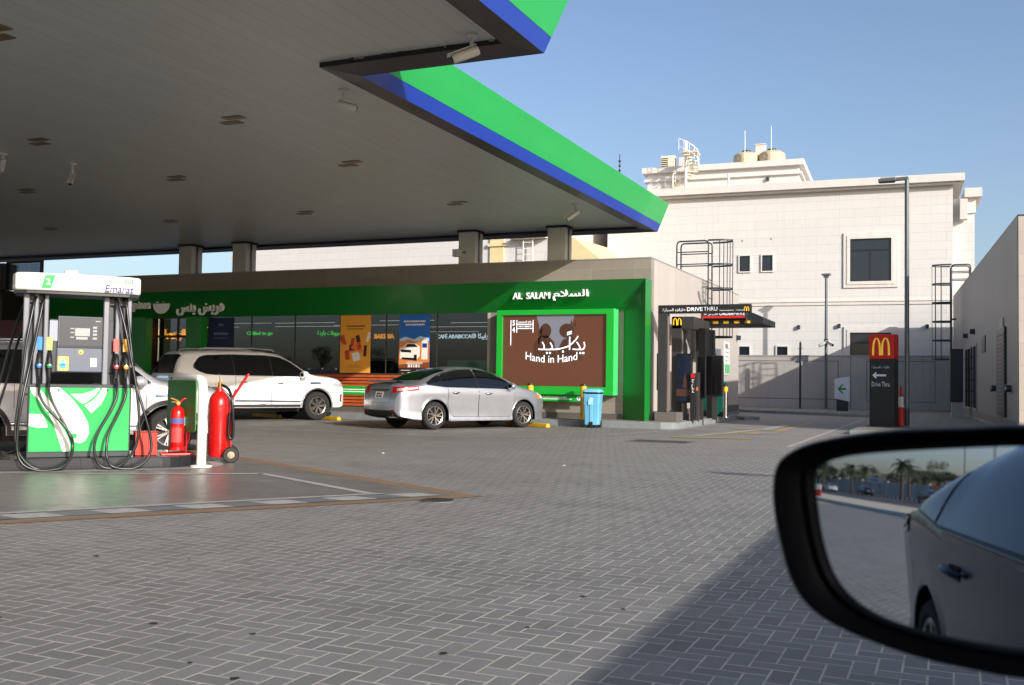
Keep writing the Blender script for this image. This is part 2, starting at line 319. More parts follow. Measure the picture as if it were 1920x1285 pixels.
def add_text(mb,body,o,X,Z,w=None,h=None,bold=0,depth=.01,m=0,align='c',shear=0,bend=None):
    """flat letters of size w x h with their lower-left (l) or centre (c) at o, along X, up Z"""
    vs,fs=text_mesh(body,bold)
    if not vs: return mb
    x0=min(v.x for v in vs); x1=max(v.x for v in vs); y0=min(v.y for v in vs); y1=max(v.y for v in vs)
    sx=(w/(x1-x0)) if w else None; sy=(h/(y1-y0)) if h else None
    if sx is None: sx=sy
    if sy is None: sy=sx
    X=V(X).normalized(); Z=V(Z).normalized(); N=X.cross(Z); o=V(o)
    if align=='c': cx,cy=(x0+x1)/2,(y0+y1)/2
    else: cx,cy=x0,y0
    def P(v,d):
        a=(v.x-cx)*sx; b=(v.y-cy)*sy; a+=shear*b
        if bend: b+=bend*a*a
        return o+X*a+Z*b+N*d
    n=len(vs); top=[P(v,depth) for v in vs]
    from collections import Counter
    ed=Counter()
    for f in fs:
        for i in range(len(f)): ed[tuple(sorted((f[i],f[(i+1)%len(f)])))]+=1
    F=[list(f) for f in fs]
    if depth>.004:
        bot=[P(v,0) for v in vs]; F+=[(a,b,b+n,a+n) for (a,b),k in ed.items() if k==1]; top=top+bot
    mb.add(top,F,m); return mb
def poly_on(mb,poly,o,X,Z,depth=.003,m=0):
    X=V(X).normalized(); Z=V(Z).normalized(); N=X.cross(Z); o=V(o)
    return mb.prism(poly,lambda p,t:o+X*p[0]+Z*p[1]+N*t,0,depth,m)
def stroke(mb,pts,w,o,X,Z,depth=.003,m=0):
    """a painted line of width w through 2-D points"""
    P=[V((p[0],p[1],0)) for p in pts]; L=[];Rr=[]
    for i,p in enumerate(P):
        d=(P[min(i+1,len(P)-1)]-P[max(i-1,0)]).normalized(); n=V((-d.y,d.x,0))*w/2; L.append(p+n); Rr.append(p-n)
    X=V(X).normalized(); Z=V(Z).normalized(); N=X.cross(Z); o=V(o); f=lambda q,t:o+X*q.x+Z*q.y+N*t
    rows=[[f(a,0),f(a,depth),f(b,depth),f(b,0)] for a,b in zip(L,Rr)]
    return mb.grid(rows,m)
XX=(1,0,0); ZZ=(0,0,1)
def arches(mb,o,X,Z,w,h,depth=.01,m=0):
    """two tall golden arches side by side"""
    hw=w/2
    for sgn in(-1,1):
        out=[];inn=[]
        for k in range(13):
            t=k/12; a=PI*t
            out.append((sgn*(hw*.5)+hw*.5*math.cos(a)*1.0,h*math.sin(a)**.62)); inn.append((sgn*(hw*.5)+hw*.27*math.cos(a)+ (0),h*.93*math.sin(a)**.62))
        X_=V(X).normalized(); Z_=V(Z).normalized(); N=X_.cross(Z_); O=V(o); f=lambda p,t:O+X_*p[0]+Z_*p[1]+N*t
        mb.grid([[f(a,0),f(a,depth*(1+.15*sgn)),f(b,depth*(1+.15*sgn)),f(b,0)] for a,b in zip(out,inn)],m)
    return mb

# ================================================================== SETTING: ground, paving, kerbs, markings
g=MB(); g.quad((-900,-900,-.04),(900,-900,-.04),(900,900,-.04),(-900,900,-.04)); struct(g,'ground',M('sand_ground',S(168,150,124),.9,var=.12,scale=.05,bump=.2,bscale=8))
g=MB(); g.quad((-60,-26,0),(9,-26,0),(9,52,0),(-60,52,0)); struct(g,'paving',m_pave)
T=V((-4.75,9.43,0)); ea=V((-.557,-.830,0)); eb=V((-.885,.466,0))
def ap(a,b,z): p=T+ea*a+eb*b; return (p.x,p.y,z)
g=MB(); g.quad(ap(0,0,.004),ap(16,0,.004),ap(16,14,.004),ap(0,8.8,.004)); struct(g,'concrete_apron',m_conc)
g=MB(); g.quad(ap(-.22,-.2,.0045),ap(16,-.2,.0045),ap(16,-.005,.0045),ap(-.0,-.005,.0045)); g.quad(ap(-.22,-.2,.0045),ap(-.0,-.005,.0045),ap(-.005,9,.0045),ap(-.22,9,.0045)); struct(g,'orange_brick_edging',m_orbrick)
g=MB(); k=0; a=.1
while a<13: # chequered strip and white outline painted on the apron edge
    g.quad(ap(a,.05,.008),ap(a+.36,.05,.008),ap(a+.36+.1,.36,.008),ap(a+.1,.36,.008),m=k%2); a+=.36; k+=1
g.quad(ap(.5,.42,.008),ap(14,.42,.008),ap(14,.52,.008),ap(.6,.52,.008)); g.quad(ap(.6,.53,.008),ap(.72,.53,.008),ap(.72,3.1,.008),ap(.6,3.1,.008)); g.quad(ap(.73,3.0,.008),ap(2.6,3.9,.008),ap(2.6,4.0,.008),ap(.6,3.11,.008))
struct(g,'apron_markings',[m_marking,m_markblk])
def sheet(pts,z,name,mat):
    m=MB(); m.add([(x,y,z) for x,y in pts],[list(range(len(pts)))]); return struct(m,name,mat)
def line2(mb,a,b,w,z,m=0):
    a=V((*a,z)); b=V((*b,z)); d=(b-a).normalized(); n=V((-d.y,d.x,0))*w/2; mb.quad(a+n,b+n,b-n,a-n,m=m)
g=MB()
line2(g,(-2.92,20.1),(-2.93,38),.1,.004); line2(g,(-2.92,20.0),(-2.3,20.9),.1,.005)
line2(g,(-23,19.35),(-9.5,19.35),.09,.004); line2(g,(-9.5,19.35),(-7.3,21.4),.09,.0045); line2(g,(-7.3,21.4),(-6.45,25.4),.09,.005); line2(g,(-6.45,25.3),(-6.4,31),.09,.0055)
for s in(-21.6,-16.1,-13.6,-8.7): line2(g,(s,19.42),(s+2.5,24.3),.09,.0065)
line2(g,(-5.45,23.0),(-4.6,27.5),.22,.004); line2(g,(-4.6,27.4),(-4.55,31),.24,.0045); g.quad((-5.4,24.3,.005),(-4.1,25.9,.005),(-3.9,25.9,.005),(-5.1,24.1,.005))
struct(g,'white_road_markings',m_marking)
g=MB(); line2(g,(-5.7,22.0),(-4.1,22.5),.32,.009); line2(g,(-5.45,24.6),(-4.2,24.9),.34,.009); line2(g,(-4.15,26.4),(-4.15,33.5),.14,.004); line2(g,(-5.4,27.1),(-4.3,27.0),.3,.009); struct(g,'yellow_road_markings',m_markyel)
# pavements with real kerb steps
def raised(poly,h,name,kerbw=.14):
    m=MB(); m.xy(poly,-.03,h-.012,0); o=struct(m,name,m_kerb,bevel=.012)
    from mathutils.geometry import interpolate_bezier
    n=len(poly); c=[]
    for i in range(n):
        p=V(poly[i]); a=(p-V(poly[i-1])).normalized(); b=(V(poly[(i+1)%n])-p).normalized(); na=V((-a.y,a.x)); nb=V((-b.y,b.x)); bi=(na+nb).normalized(); c.append(p+bi*kerbw/max(.3,bi.dot(na)))
    m2=MB(); m2.xy([(q.x,q.y) for q in c],h-.05,h,0); struct(m2,name.replace('kerb','pavement'),m_slab); return o
raised([(-34,25.65),(-6.95,25.65),(-6.68,25.78),(-6.6,26.05),(-6.6,33.9),(-7.5,33.9),(-7.5,39),(-34,39)],.18,'shop_front_kerb')
raised([(-7.44,34.4),(-6.35,34.0),(-5.95,34.5),(-6.9,36.6),(-7.44,37)],.12,'drive_lane_kerb')
raised([(-2.35,26.2),(6,26.2),(6,49.1),(-9.9,49.1),(-9.9,44.55),(-8.5,43.75),(-2.87,40.6),(-2.2,39.2),(-2.25,33.0)],.12,'lane_side_kerb')
# manhole covers and gratings are things of their own
def cover(name,label,x,y,rx,ry,rect=False):
    t=thing(name,label,'manhole cover',(x,y,0)); m=MB()
    if rect: m.xy(rrect(-rx,rx,-ry,ry,.02),.0005,.010)
    else: m.xy([(rx*math.cos(2*PI*k/28),ry*math.sin(2*PI*k/28)) for k in range(28)],.0005,.010)
    m.build('frame',M('cast_iron',S(112,109,104),.6,metal=.4,var=.2,scale=20),t)
    m=MB()
    for k in range(-5,6):
        y0=k*ry*.16; L=rx*.9*(1 if rect else math.sqrt(max(.05,1-(y0/ry)**2))); m.box((-L,y0-.018,.0102),(L,y0+.018,.014))
    m.build('grating',M('cast_iron_dark',S(84,81,78),.6,metal=.4,var=.2,scale=20),t); return t
cover('manhole_cover','round iron manhole cover in the paving at the tip of the concrete apron',-4.68,8.95,.17,.17)
cover('drain_grating','rectangular iron drain grating in the paving before the blue bin',-5.45,20.2,.62,.4,True)
# small litter and gum spots on the paving
tt=[(-4.9,7.75),(-3.55,3.85),(-4.6,5.3),(-2.93,3.4),(-3.0,3.9),(-1.9,4.6),(-1.6,5.2),(-1.55,3.3),(-4.3,3.6),(-2.05,4.0),(-1.9,5.4),(-5.2,5.1),(-2.62,3.3)]
m=MB()
for i,(x,y) in enumerate(tt):
    r=.011+.012*random.random(); m.add([(x+r*(.7+.5*random.random())*math.cos(a*PI/4),y+r*(.7+.5*random.random())*math.sin(a*PI/4),.003) for a in range(8)],[list(range(8))])
o=struct(m,'dark_gum_spots',M('gum_spots',S(34,30,30),.8),kind='stuff')
for i,(x,y,l) in enumerate([(-8.35,14.0,'crumpled white paper scrap on the dark paving left of the car shadow'),(-5.05,13.4,'flat white paper scrap on the paving below the blue bin')]):
    m=MB(); m.add([(0,0,.008),(.07,.01,.03),(.09,.06,.01),(.02,.08,.035),(.04,.04,.05)],[(0,1,4),(1,2,4),(2,3,4),(3,0,4)]); o=m.build('paper_scrap',m_white); o.location=(x,y,0); o.scale=(.65,)*3; tag(o,l,'litter')

# ================================================================== CANOPY over the pumps
zb=5.52; zt=6.35; lean=.26
canopy=thing('station_canopy','huge stepped flat canopy with green and blue fascia over the fuel pumps','canopy',(-16,12,0))
out=[(-4.94,3),(-4.94,12.25),(-7.76,12.25),(-7.76,28.1),(-48,28.1),(-48,3)]
norm=[(1,0),(0,1),(1,0),(0,1),(-1,0),(0,-1)]
def offs(d):
    r=[]; n=len(out)
    for i,(x,y) in enumerate(out):
        a=norm[(i-1)%n]; b=norm[i]; r.append((x+d*(a[0]+b[0]),y+d*(a[1]+b[1])))
    return r
def ring(mb,d0,z0,d1,z1,m=0):
    A=offs(d0);B=offs(d1); n=len(A)
    for i in range(n):
        j=(i+1)%n; mb.quad((*A[i],z0),(*A[j],z0),(*B[j],z1),(*B[i],z1),m=m)
zm=zb+.225; dm=lean*.225/.83
m=MB(); ring(m,dm+.004,zm,lean,zt); ring(m,lean,zt,lean-.25,zt+.005); m.build('green_fascia',m_green,canopy,world=True)
m=MB(); ring(m,0,zb,dm,zm); m.build('blue_stripe',m_blue,canopy,world=True)
m=MB(); ring(m,-.42,zb+.05,-.004,zb+.003); ring(m,-.42,zb+.05,-.42,zb+.14)
m.build('dark_border',m_lip,canopy,world=True)
m=MB(); p=offs(-.40); m.add([(x,y,zb+.12) for x,y in p],[list(range(len(p)))[::-1]]); m.build('soffit',m_soffit,canopy,world=True)
m=MB(); p=offs(lean-.2); m.add([(x,y,zt-.02) for x,y in p],[list(range(len(p)))]); m.build('roof_sheet',m_dark,canopy,world=True)
m=MB() # torn sealant along the soffit edge
for i in range(60):
    y=random.uniform(1.5,11.8); x=-5.36+random.uniform(-.04,.03); l=random.uniform(.03,.12); m.box((x,y,zb+.095),(x+.02+.03*random.random(),y+l,zb+.118),i%2)
for i in range(26):
    x=random.uniform(-7.7,-5.5); y=11.83+random.uniform(-.03,.03); m.box((x,y,zb+.095),(x+.08,y+.03,zb+.118),i%2)
for i in range(60):
    y=random.uniform(12.4,27.5); x=-8.18+random.uniform(-.03,.03); m.box((x,y,zb+.095),(x+.03,y+.1,zb+.118),i%2)
m.build('peeling_sealant',[M('sealant_grey',S(150,150,150),.7),M('sealant_dark',S(40,40,46),.7)],canopy,world=True)
for (px,py) in ((-13.18,27.05),(-10.35,27.05),(-21.5,27.05),(-23.75,27.05)):
    m=MB(); m.box((px-.27,py-.27,4.2),(px+.27,py+.27,zb+.1)); c=m.build('column',M('column_paint',S(186,186,174),.55,var=.06),canopy,world=True,bevel=.008)
    m=MB(); m.box((px-.31,py-.31,zb+.05),(px+.31,py+.31,zb+.115)); m.box((px+.272,py-.05,4.3),(px+.285,py+.05,zb+.05)); m.build('column_cap',m_lip,c,world=True)
# recessed twin lamps and CCTV cameras hanging from the soffit
zs=zb+.12
def soffit_light(x,y,label):
    t=thing('canopy_light',label,'ceiling light',(x,y,zs-.012),0,'twin lamps set into the canopy soffit')
    for dx,dy in((0,0),(.26,-.27)):
        m=MB(); m.box((-.19+dx,-.085+dy,-.004),(.19+dx,.085+dy,.01)); f=m.build('lamp_panel',M('lamp_panel_tan',S(118,98,74),.35,var=.15),t)
        m=MB(); m.xy(rrect(-.2+dx,.2+dx,-.095+dy,.095+dy,.01),-.001,.011); m.build('lamp_trim',M('lamp_trim',S(120,114,104),.5),f)
LL={(0,0):'nearest twin lamp panel in the soffit, cut by the left edge of the photo',(0,1):'twin lamp panel in the soffit left of the stepped canopy corner',(0,2):'twin lamp panel of the right lamp row, third from the near end',(0,3):'twin lamp panel closest to the shop column with the floodlight',
 (1,1):'twin lamp panel in the dark soffit just above the hanging camera on the left',(1,2):'twin lamp panel of the second lamp row, above the middle of the shop sign',(1,3):'twin lamp panel of the second lamp row nearest the shop columns',
 (2,1):'small twin lamp panel near the left edge, below the hanging camera',(2,2):'small twin lamp panel of the third lamp row over the left pair of columns',(2,3):'twin lamp panel of the third lamp row nearest the shop',(3,3):'far left twin lamp panel in the darkest part of the soffit'}
xs=[-11.55,-16.13,-20.75,-25.45]; ys=[9.4,14.1,17.82,22.75]
for (i,j),l in LL.items(): soffit_light(xs[i],ys[j],l)
def cctv(x,y,yaw,pitch,label,z=None,stem=.24,sc=1.):
    z=zs if z is None else z
    t=thing('security_camera',label,'security camera',(x,y,z),0,'white bullet cameras')
    mw=M('camera_white',S(196,196,190),.4,var=.05); d=V((math.cos(yaw)*math.cos(pitch),math.sin(yaw)*math.cos(pitch),-math.sin(pitch)))
    m=MB(); m.lathe([(0,0),(.085,0),(.085,-.035),(.03,-.05)],n=16); m.cyl((0,0,-.04),(0,0,-stem),.028); m.build('bracket',mw,t,smooth=40)
    a=V((0,0,-stem))-d*.1; b=a+d*.36*sc; up=d.cross(V((0,0,1)).cross(d)).normalized()
    m=MB(); m.tube([a,a+d*.02,b-d*.01,b],[.05*sc,.062*sc,.062*sc,.055*sc],14); o=m.build('body',mw,t,smooth=40)
    m=MB(); m.cyl(b-d*.004,b+d*.012,.046*sc,n=14); m.build('lens',m_black,o)
    s=d.cross(V((0,0,1))).normalized(); m=MB(); m.obox((a+b)/2+up*.068*sc+d*.03,d*.2*sc,s*.06*sc,up*.006); m.build('sun_shield',mw,t)
cctv(-5.66,11.55,R(207),R(22),'large white bullet camera at the near corner of the canopy')
cctv(-8.6,13.1,R(35),R(12),'white bullet camera with dark lens below the inner canopy corner',sc=.85)
cctv(-17.0,15.7,R(-60),R(50),'drooping white bullet camera under the dark left part of the soffit',stem=.3,sc=.85)
cctv(-8.65,23.7,R(200),R(35),'small white bullet camera near the far end of the canopy edge')
cctv(-17.6,14.5,R(150),R(45),'faint bullet camera at the left edge of the soffit',stem=.2,sc=.8)
# ================================================================== SHOP
YF=26.7; YP=26.1; XR=-7.54; ZT=4.6
shop=thing('shop_building','low shop building with beige stone parapet, green portal and grey side wall','building',(-18,33,0))
m=MB(); m.box((-31,YF,3.17),(XR,YF+.3,ZT)); m.build('parapet',m_stone,shop,world=True)
m=MB(); m.box((XR-.3,YF+.003,.15),(XR-.001,39,3.17)); m.box((XR-.3,YF+.301,3.17),(XR-.001,39,ZT-.003)); m.build('side_wall',m_panel,shop,world=True)
m=MB(); m.box((-12.35,YF,.33),(-7.85,YF+.3,3.17)); m.build('front_wall',m_stone,shop,world=True)
m=MB(); m.box((-24,YF-.03,.15),(-8.3,YF+.29,.335)); m.build('skirting',m_skirt,shop,world=True)
m=MB(); m.box((XR-.1,YF+.31,.15),(XR+.03,39,.42)); m.build('side_skirting',tiles('dark_side_skirting',S(96,94,92),.6,.6,.008,S(60,58,56),'y',.5,.1),shop,world=True)
m=MB(); m.box((-31,YF+.31,4.1),(-7.9,39,4.2)); m.box((-31,38.7,.1),(-7.9,39,ZT)); m.build('roof',m_dark,shop,world=True)
m=MB(); m.box((-31.02,YF-.015,ZT),(XR+.012,YF+.32,ZT+.03)); m.box((XR-.32,YF+.321,ZT),(XR+.012,39.02,ZT+.03)); m.build('coping',M('grey_coping',S(150,146,142),.5),shop,world=True)
# splayed green portal frame
m=MB(); xl=-30
m.quad((xl,YP,3.98),(XR+.02,YP,3.98),(-8.30,YF-.003,3.17),(xl,YF-.003,3.17)); m.quad((XR+.02,YP,3.98),(XR+.02,YP,.18),(-8.3,YF-.003,.18),(-8.3,YF-.003,3.17))
m.quad((xl,YP,3.98),(xl,YF-.003,3.98),(XR+.02,YF-.003,3.98),(XR+.02,YP,3.98)); m.quad((XR+.02,YP,.18),(XR+.02,YP,3.98),(XR+.02,YF-.003,3.98),(XR+.02,YF-.003,.18)); m.quad((xl,YP,3.98),(xl,YF-.003,3.17),(xl,YF-.003,3.98))
m.build('portal',m_hood,shop,world=True)
for a,b in((-26.0,-25.05),(-23.32,-22.7)):
    m=MB(); m.box((a,26.42,.18),(b,YF+.05,3.166)); m.build('green_pilaster',m_hood,shop,world=True,bevel=.01)
# glass front
gx=[-22.7,-20.9,-19.2,-17.5,-15.85,-14.1,-12.36]
for a,b in zip(gx[:-1],gx[1:]):
    m=MB(); m.box((a+.006,YF+.06,1.37),(b-.006,YF+.072,3.166)); w=m.build('window',m_glass,shop,world=True)
    m=MB(); m.box((b-.012,YF+.04,1.37),(b+.008,YF+.1,3.166)); m.build('frame',m_dark,w,world=True)
m=MB(); m.box((-12.42,YF-.01,.34),(-12.34,YF+.2,3.166)); m.build('window_jamb',M('jamb_grey',S(176,170,160),.5),shop,world=True)
m=MB(); m.box((-22.7,YF+.02,1.345),(-12.36,YF+.2,1.37)); m.build('window_sill',m_dark,shop,world=True)
m=MB()
z=.36
while z<1.33: m.box((-22.7,YF-.045,z),(-12.42,YF+.02,z+.075)); z+=.098
m.build('slatted_panel',m_orange,shop,world=True,bevel=.006)
m=MB(); m.box((-22.7,YF+.021,.335),(-12.42,YF+.05,1.345)); m.build('slat_backing',M('slat_backing',S(70,34,20),.7),shop,world=True)
m=MB(); m.box((-25.03,YF+.3,.18),(-23.33,YF+.312,3.166)); d=m.build('door',shopglass('door_glass',(.8,.81,.83),-.05),shop,world=True)
m=MB(); m.box((-24.2,YF+.29,.18),(-24.14,YF+.33,3.166)); m.box((-25.03,YF+.29,2.5),(-23.33,YF+.33,2.58)); m.build('frame',m_dark,d,world=True)
m=MB(); m.box((-31,YF+.25,.15),(-26,YF+.3,3.17)); m.build('dark_bay',M('dark_bay',S(24,22,22),.4),shop,world=True)
# interior
m=MB(); m.box((-25.6,YF+.35,.15),(-8.2,36,.2)); m.build('shop_floor',M('shop_floor',S(120,112,104),.3),shop,world=True)
m=MB(); m.box((-25.6,YF+.33,3.4),(-8.2,36,3.45)); m.build('shop_ceiling',m_intc,shop,world=True)
m=MB(); m.box((-25.6,35.9,.2),(-8.2,36.2,3.4)); m.box((-26,YF+.35,.2),(-25.6,36.2,3.4)); m.box((-8.3,YF+.35,.2),(-7.9,36.2,3.4)); m.build('shop_back_wall',m_int,shop,world=True)
m=MB()
for q in range(9): m.box((-24.5+q*1.7,34.9,.25),(-23.1+q*1.7,35.5,2.3),q%3)
m.build('back_shelves',[M('shelf_a',S(96,60,40),.6,var=.5,scale=9),M('shelf_b',S(60,66,70),.6,var=.5,scale=12),M('shelf_c',S(110,96,80),.6,var=.5,scale=14)],shop,world=True)
leds=[(-22.4,28.3,2.2,3.05),(-20.0,28.4,2.4,3.05),(-21.8,31.2,3.,3.1),(-18.6,30,2.6,3.05),(-16.2,28.6,2.,3.1),(-15.6,31.4,3,3.05),(-14.0,29.2,1.8,3.05),(-13.2,32.6,2.4,2.95),(-17.5,33.6,3,3.0),(-24.4,29.6,1.4,3.0)]
for i,(x,y,l,z) in enumerate(leds):
    t=thing('linear_light',['thin ceiling light line left of the amber shop poster','light line in the shop window right of the dark blue poster','deep light line behind the green chilled sign','light line behind the amber poster edge','light line just left of the desert poster','light line behind the desert poster','light line above the white cafe sign','deep light line at the right end of the shop window','deepest light line in the shop window','light line inside the shop doorway'][i],'ceiling light',(x,y,z),0,'linear lights inside the shop')
    m=MB(); m.box((-l/2,-.03,0),(l/2,.03,.05)); m.build('housing',m_black,t); m=MB(); m.box((-l/2,-.022,-.012),(l/2,.022,-.001)); m.build('diffuser',m_led,t)
def neon(name,body,label,x,y,z,w,h,mat,bold=0,extra=None):
    t=thing(name,label,'shop sign',(x,y,z)); m=MB(); add_text(m,body,(0,0,0),XX,ZZ,w,h,bold,.03); m.build('lettering',mat,t)
    m=MB(); m.box((-w/2-.05,.035,-.02),(w/2+.05,.06,.02)); m.build('rail',m_black,t); return t
neon('neon_sign','Chilled to go','small green lit sign reading Chilled to go behind the glass',-21.45,YF+1.2,2.66,1.05,.16,m_neong,.01)
neon('neon_sign',arab('مشروبات باردة'),'small green lit Arabic sign left of the amber poster',-18.6,YF+1.2,2.66,1.05,.2,m_neong)
neon('neon_sign','BAKERIA','amber lit sign reading BAKERIA between the two posters',-16.18,YF+.5,2.52,.7,.15,m_neony,.03)
neon('neon_sign','CAFÉ ARABICCA','white lit sign reading CAFÉ ARABICCA at the right end of the glass',-13.76,YF+.5,2.52,1.16,.15,m_neonw,.01)
t=neon('neon_sign',arab('ارابيكا'),'white lit Arabic cafe name beside the round emblem',-12.78,YF+.5,2.5,.34,.2,m_neonw)
m=MB(); m.lathe([(0,0),(.075,0),(.075,.02),(.0,.02)],(-.33,0,.02),'y',18); o=m.build('emblem',m_neonw,t); m=MB(); m.lathe([(.03,-.004),(.042,-.004),(.042,.0),(.03,.0)],(-.33,0,.02),'y',18); m.build('emblem_ring',m_black,o)
neon('neon_sign',arab('طازج يوميا'),'amber lit Arabic sign inside the shop doorway',-24.78,YF+.9,2.62,1.0,.42,m_neony,.01)
t=thing('shop_counter','mint green rounded counter seen behind the shop glass over the sedan roof','counter',(-13.6,29,.2)); m=MB(); m.xy(rrect(-1.2,.2,-.35,.35,.2),.1,1.62); m.build('body',m_mint,t); m=MB(); m.xy(rrect(.21,.7,-.3,.3,.1),.1,1.4); m.build('step',m_mint,t); m=MB(); m.xy(rrect(-1.25,.75,-.4,.4,.2),0,.09); m.build('plinth',m_black,t)
t=thing('display_stand','small green display stand at the right edge of the shop glass','display stand',(-12.7,27.6,.2)); m=MB(); m.box((-.2,-.2,.05),(.2,.2,1.35)); m.build('body',m_neong if 0 else M('stand_green',S(60,150,90),.5),t); m=MB(); 
for k in range(4): m.box((-.18,-.22,.3+.25*k),(.18,-.201,.45+.25*k))
m.build('shelf_fronts',M('stand_light',S(150,190,150),.5),t)
for i in range(5):
    x=-19.55+i*.27; t=thing('gas_cylinder','red gas cylinder, number %s of five behind the glass above the white bonnet'%['left-hand','second','middle','fourth','right-hand'][i] if 0 else ['leftmost red gas cylinder behind the glass above the white bonnet','second red gas cylinder from the left behind the glass','middle red gas cylinder of the five behind the glass','second red gas cylinder from the right behind the glass','rightmost red gas cylinder behind the glass, with white labels'][i],'gas cylinder',(x,YF+.35,1.15),0,'red gas cylinders in the window')
    m=MB(); m.lathe([(0,0),(.1,.01),(.12,.06),(.12,.28),(.1,.36),(.04,.41),(.04,.45),(0,.45)],n=18); m.build('body',m_red,t,smooth=40); m=MB(); m.lathe([(.07,.4),(.085,.4),(.085,.5),(.07,.5)],n=14); m.build('collar',m_red,t,smooth=40)
for i,(x,c1,c2) in enumerate([(-17.05+.9,S(120,160,190),S(190,120,90)),(-15.72,S(120,190,220),S(230,230,225)),(-15.42,S(230,180,120),S(240,240,230))]):
    t=thing('display_card',['blue and brown card leaning in the window beside the amber poster','pale blue card standing in the window','orange and white card standing next to the desert poster'][i],'card',(x,YF+.2,1.372)); m=MB(); m.obox((0,0,.16),(.085,0,0),(0,.004,0),(0,.03,.15)); o=m.build('card',M('card_a%d'%i,c1,.6,var=.2,scale=8),t); m=MB(); m.obox((.01,-.012,.12),(.05,0,0),(0,.003,0),(0,.02,.09)); m.build('picture',M('card_b%d'%i,c2,.6,var=.3,scale=14),o)
# posters on the glass
def poster(x0,x1,z0,z1,label,mat):
    t=thing('window_poster',label,'poster',((x0+x1)/2,YF+.05,z0)); w=(x1-x0)/2; m=MB(); m.box((-w,-.004,0),(w,.004,z1-z0)); m.build('sheet',mat,t); return t,w,z1-z0
def art(t,name,mat,polys,lvl=1):
    m=MB()
    for p in polys: poly_on(m,p,(0,-.005-.002*lvl,0),XX,ZZ,.0015)
    return m.build(name,mat,t)
def bars(x0,x1,z,h,n,gap=.012):
    o=[];x=x0
    while x<x1-.02:
        l=random.uniform(.03,.08); l=min(l,x1-x); o.append([(x,z),(x+l,z),(x+l,z+h),(x,z+h)]); x+=l+gap
    return o
t,w,H=poster(-17.49,-16.4,1.375,3.15,'amber yellow poster with grocery products in the shop window',M('poster_amber',S(226,158,52),.55,var=.04))
art(t,'caption',M('ink_brown',S(96,62,26),.6),bars(-.32,.34,1.42,.045,8)+bars(-.3,.3,1.34,.03,8)+bars(-.2,.2,.22,.012,8)+bars(-.26,.26,.17,.01,8))
def blob(cx,cz,w,h,a): return [(cx+(u*w*math.cos(a)-v*h*math.sin(a))/2,cz+(u*w*math.sin(a)+v*h*math.cos(a))/2) for u,v in((-1,-1),(1,-1),(1,1),(-1,1))]
art(t,'red_packs',M('pack_red',S(190,60,40),.5,var=.2,scale=20),[blob(-.42,1.02,.12,.32,.35),blob(-.28,.55,.16,.3,.1),blob(.12,.82,.2,.2,.4),blob(-.1,.95,.12,.25,-.2),blob(-.12,.72,.2,.12,.1)])
art(t,'white_packs',M('pack_white',S(226,222,214),.5),[blob(.04,.5,.27,.27,.25),blob(.47,1.1,.1,.3,-.35)],2)
art(t,'dark_packs',M('pack_dark',S(66,32,30),.5),[blob(.1,1.05,.14,.22,.3),blob(.36,.68,.1,.34,-.08),blob(-.15,.78,.12,.16,.2),blob(-.5,1.0,.03,.2,.3)],2)
art(t,'orange_packs',M('pack_orange',S(230,120,40),.5),[blob(.02,.9,.12,.16,.5),blob(.2,.68,.16,.1,.2),blob(-.02,.78,.22,.1,.0)],3)
t,w,H=poster(-15.39,-14.35,1.2,3.15,'blue and desert coloured poster with a white off-road car',M('poster_blue',S(36,104,190),.55,var=.05))
art(t,'clouds',M('cloud_pale',S(180,205,226),.6),[[(-.5,1.14),(.5,1.14),(.5,1.24),(.2,1.3),(0,1.2),(-.3,1.28),(-.5,1.22)]])
art(t,'desert',M('desert_orange',S(206,128,64),.6,var=.1,scale=4),[[(-.52,.3),(.52,.3),(.52,1.1),(.3,1.22),(.1,1.12),(-.2,1.2),(-.4,1.13),(-.52,1.16)]],2)
art(t,'dark_footer',M('footer_dark',S(34,22,18),.6),[[(-.52,0),(.52,0),(.52,.34),(-.52,.34)]],3)
art(t,'brown_band',M('footer_brown',S(120,62,30),.6),[[(-.52,.34),(.52,.34),(.52,.52),(-.52,.44)]],3)
art(t,'pictured_car',m_white,[[(-.48,.62),(.1,.6),(.2,.7),(.2,.98),(.02,1.08),(-.26,1.08),(-.36,.98),(-.48,.95)],[(.26,.6),(.46,.6),(.46,1.12),(.42,1.18),(.3,1.18),(.26,1.12)]],3)
art(t,'pictured_car_details',m_black,[[(-.45,.82),(-.1,.8),(-.1,.88),(-.45,.9)],[(-.3,.97),(.14,.97),(.02,1.06),(-.24,1.06)],[(-.42,.6),(.0,.57),(.0,.64),(-.42,.66)],[(0,.56),(.1,.56),(.1,.74),(0,.74)]],4)
art(t,'pictured_bottle_label',m_blue,[[(.28,.95),(.44,.95),(.44,1.08),(.28,1.08)]],4)
art(t,'caption',M('ink_pale',S(224,222,216),.6),bars(-.36,.38,1.72,.05,9)+bars(-.3,.34,1.62,.05,9)+bars(-.26,.3,.5,.02,9)+bars(-.26,.3,.46,.02,9)+bars(-.2,.2,.36,.09,6,.03)+bars(-.44,-.12,.26,.02,6)+bars(.1,.42,.26,.02,6)+bars(-.2,-.03,.17,.04,4)+bars(.03,.2,.17,.04,4)+[[(-.42,.06),(-.34,.06),(-.38,.12),(-.34,.18),(-.42,.18),(-.38,.12)]],5)
t,w,H=poster(-22.66,-21.62,1.375,3.14,'dark blue poster in the shop window beside the doorway',M('poster_navy',S(22,34,74),.5))
art(t,'caption',M('ink_blue',S(110,124,160),.6),bars(-.1,.12,1.5,.06,3)+bars(-.28,.3,1.2,.07,6)+bars(-.3,.3,1.08,.02,9)+bars(-.2,.2,.72,.03,6)); art(t,'lower_band',M('poster_mid_blue',S(30,62,116),.5),[[(-.5,0),(.5,0),(.5,.5),(0,.62),(-.5,.5)]],1)
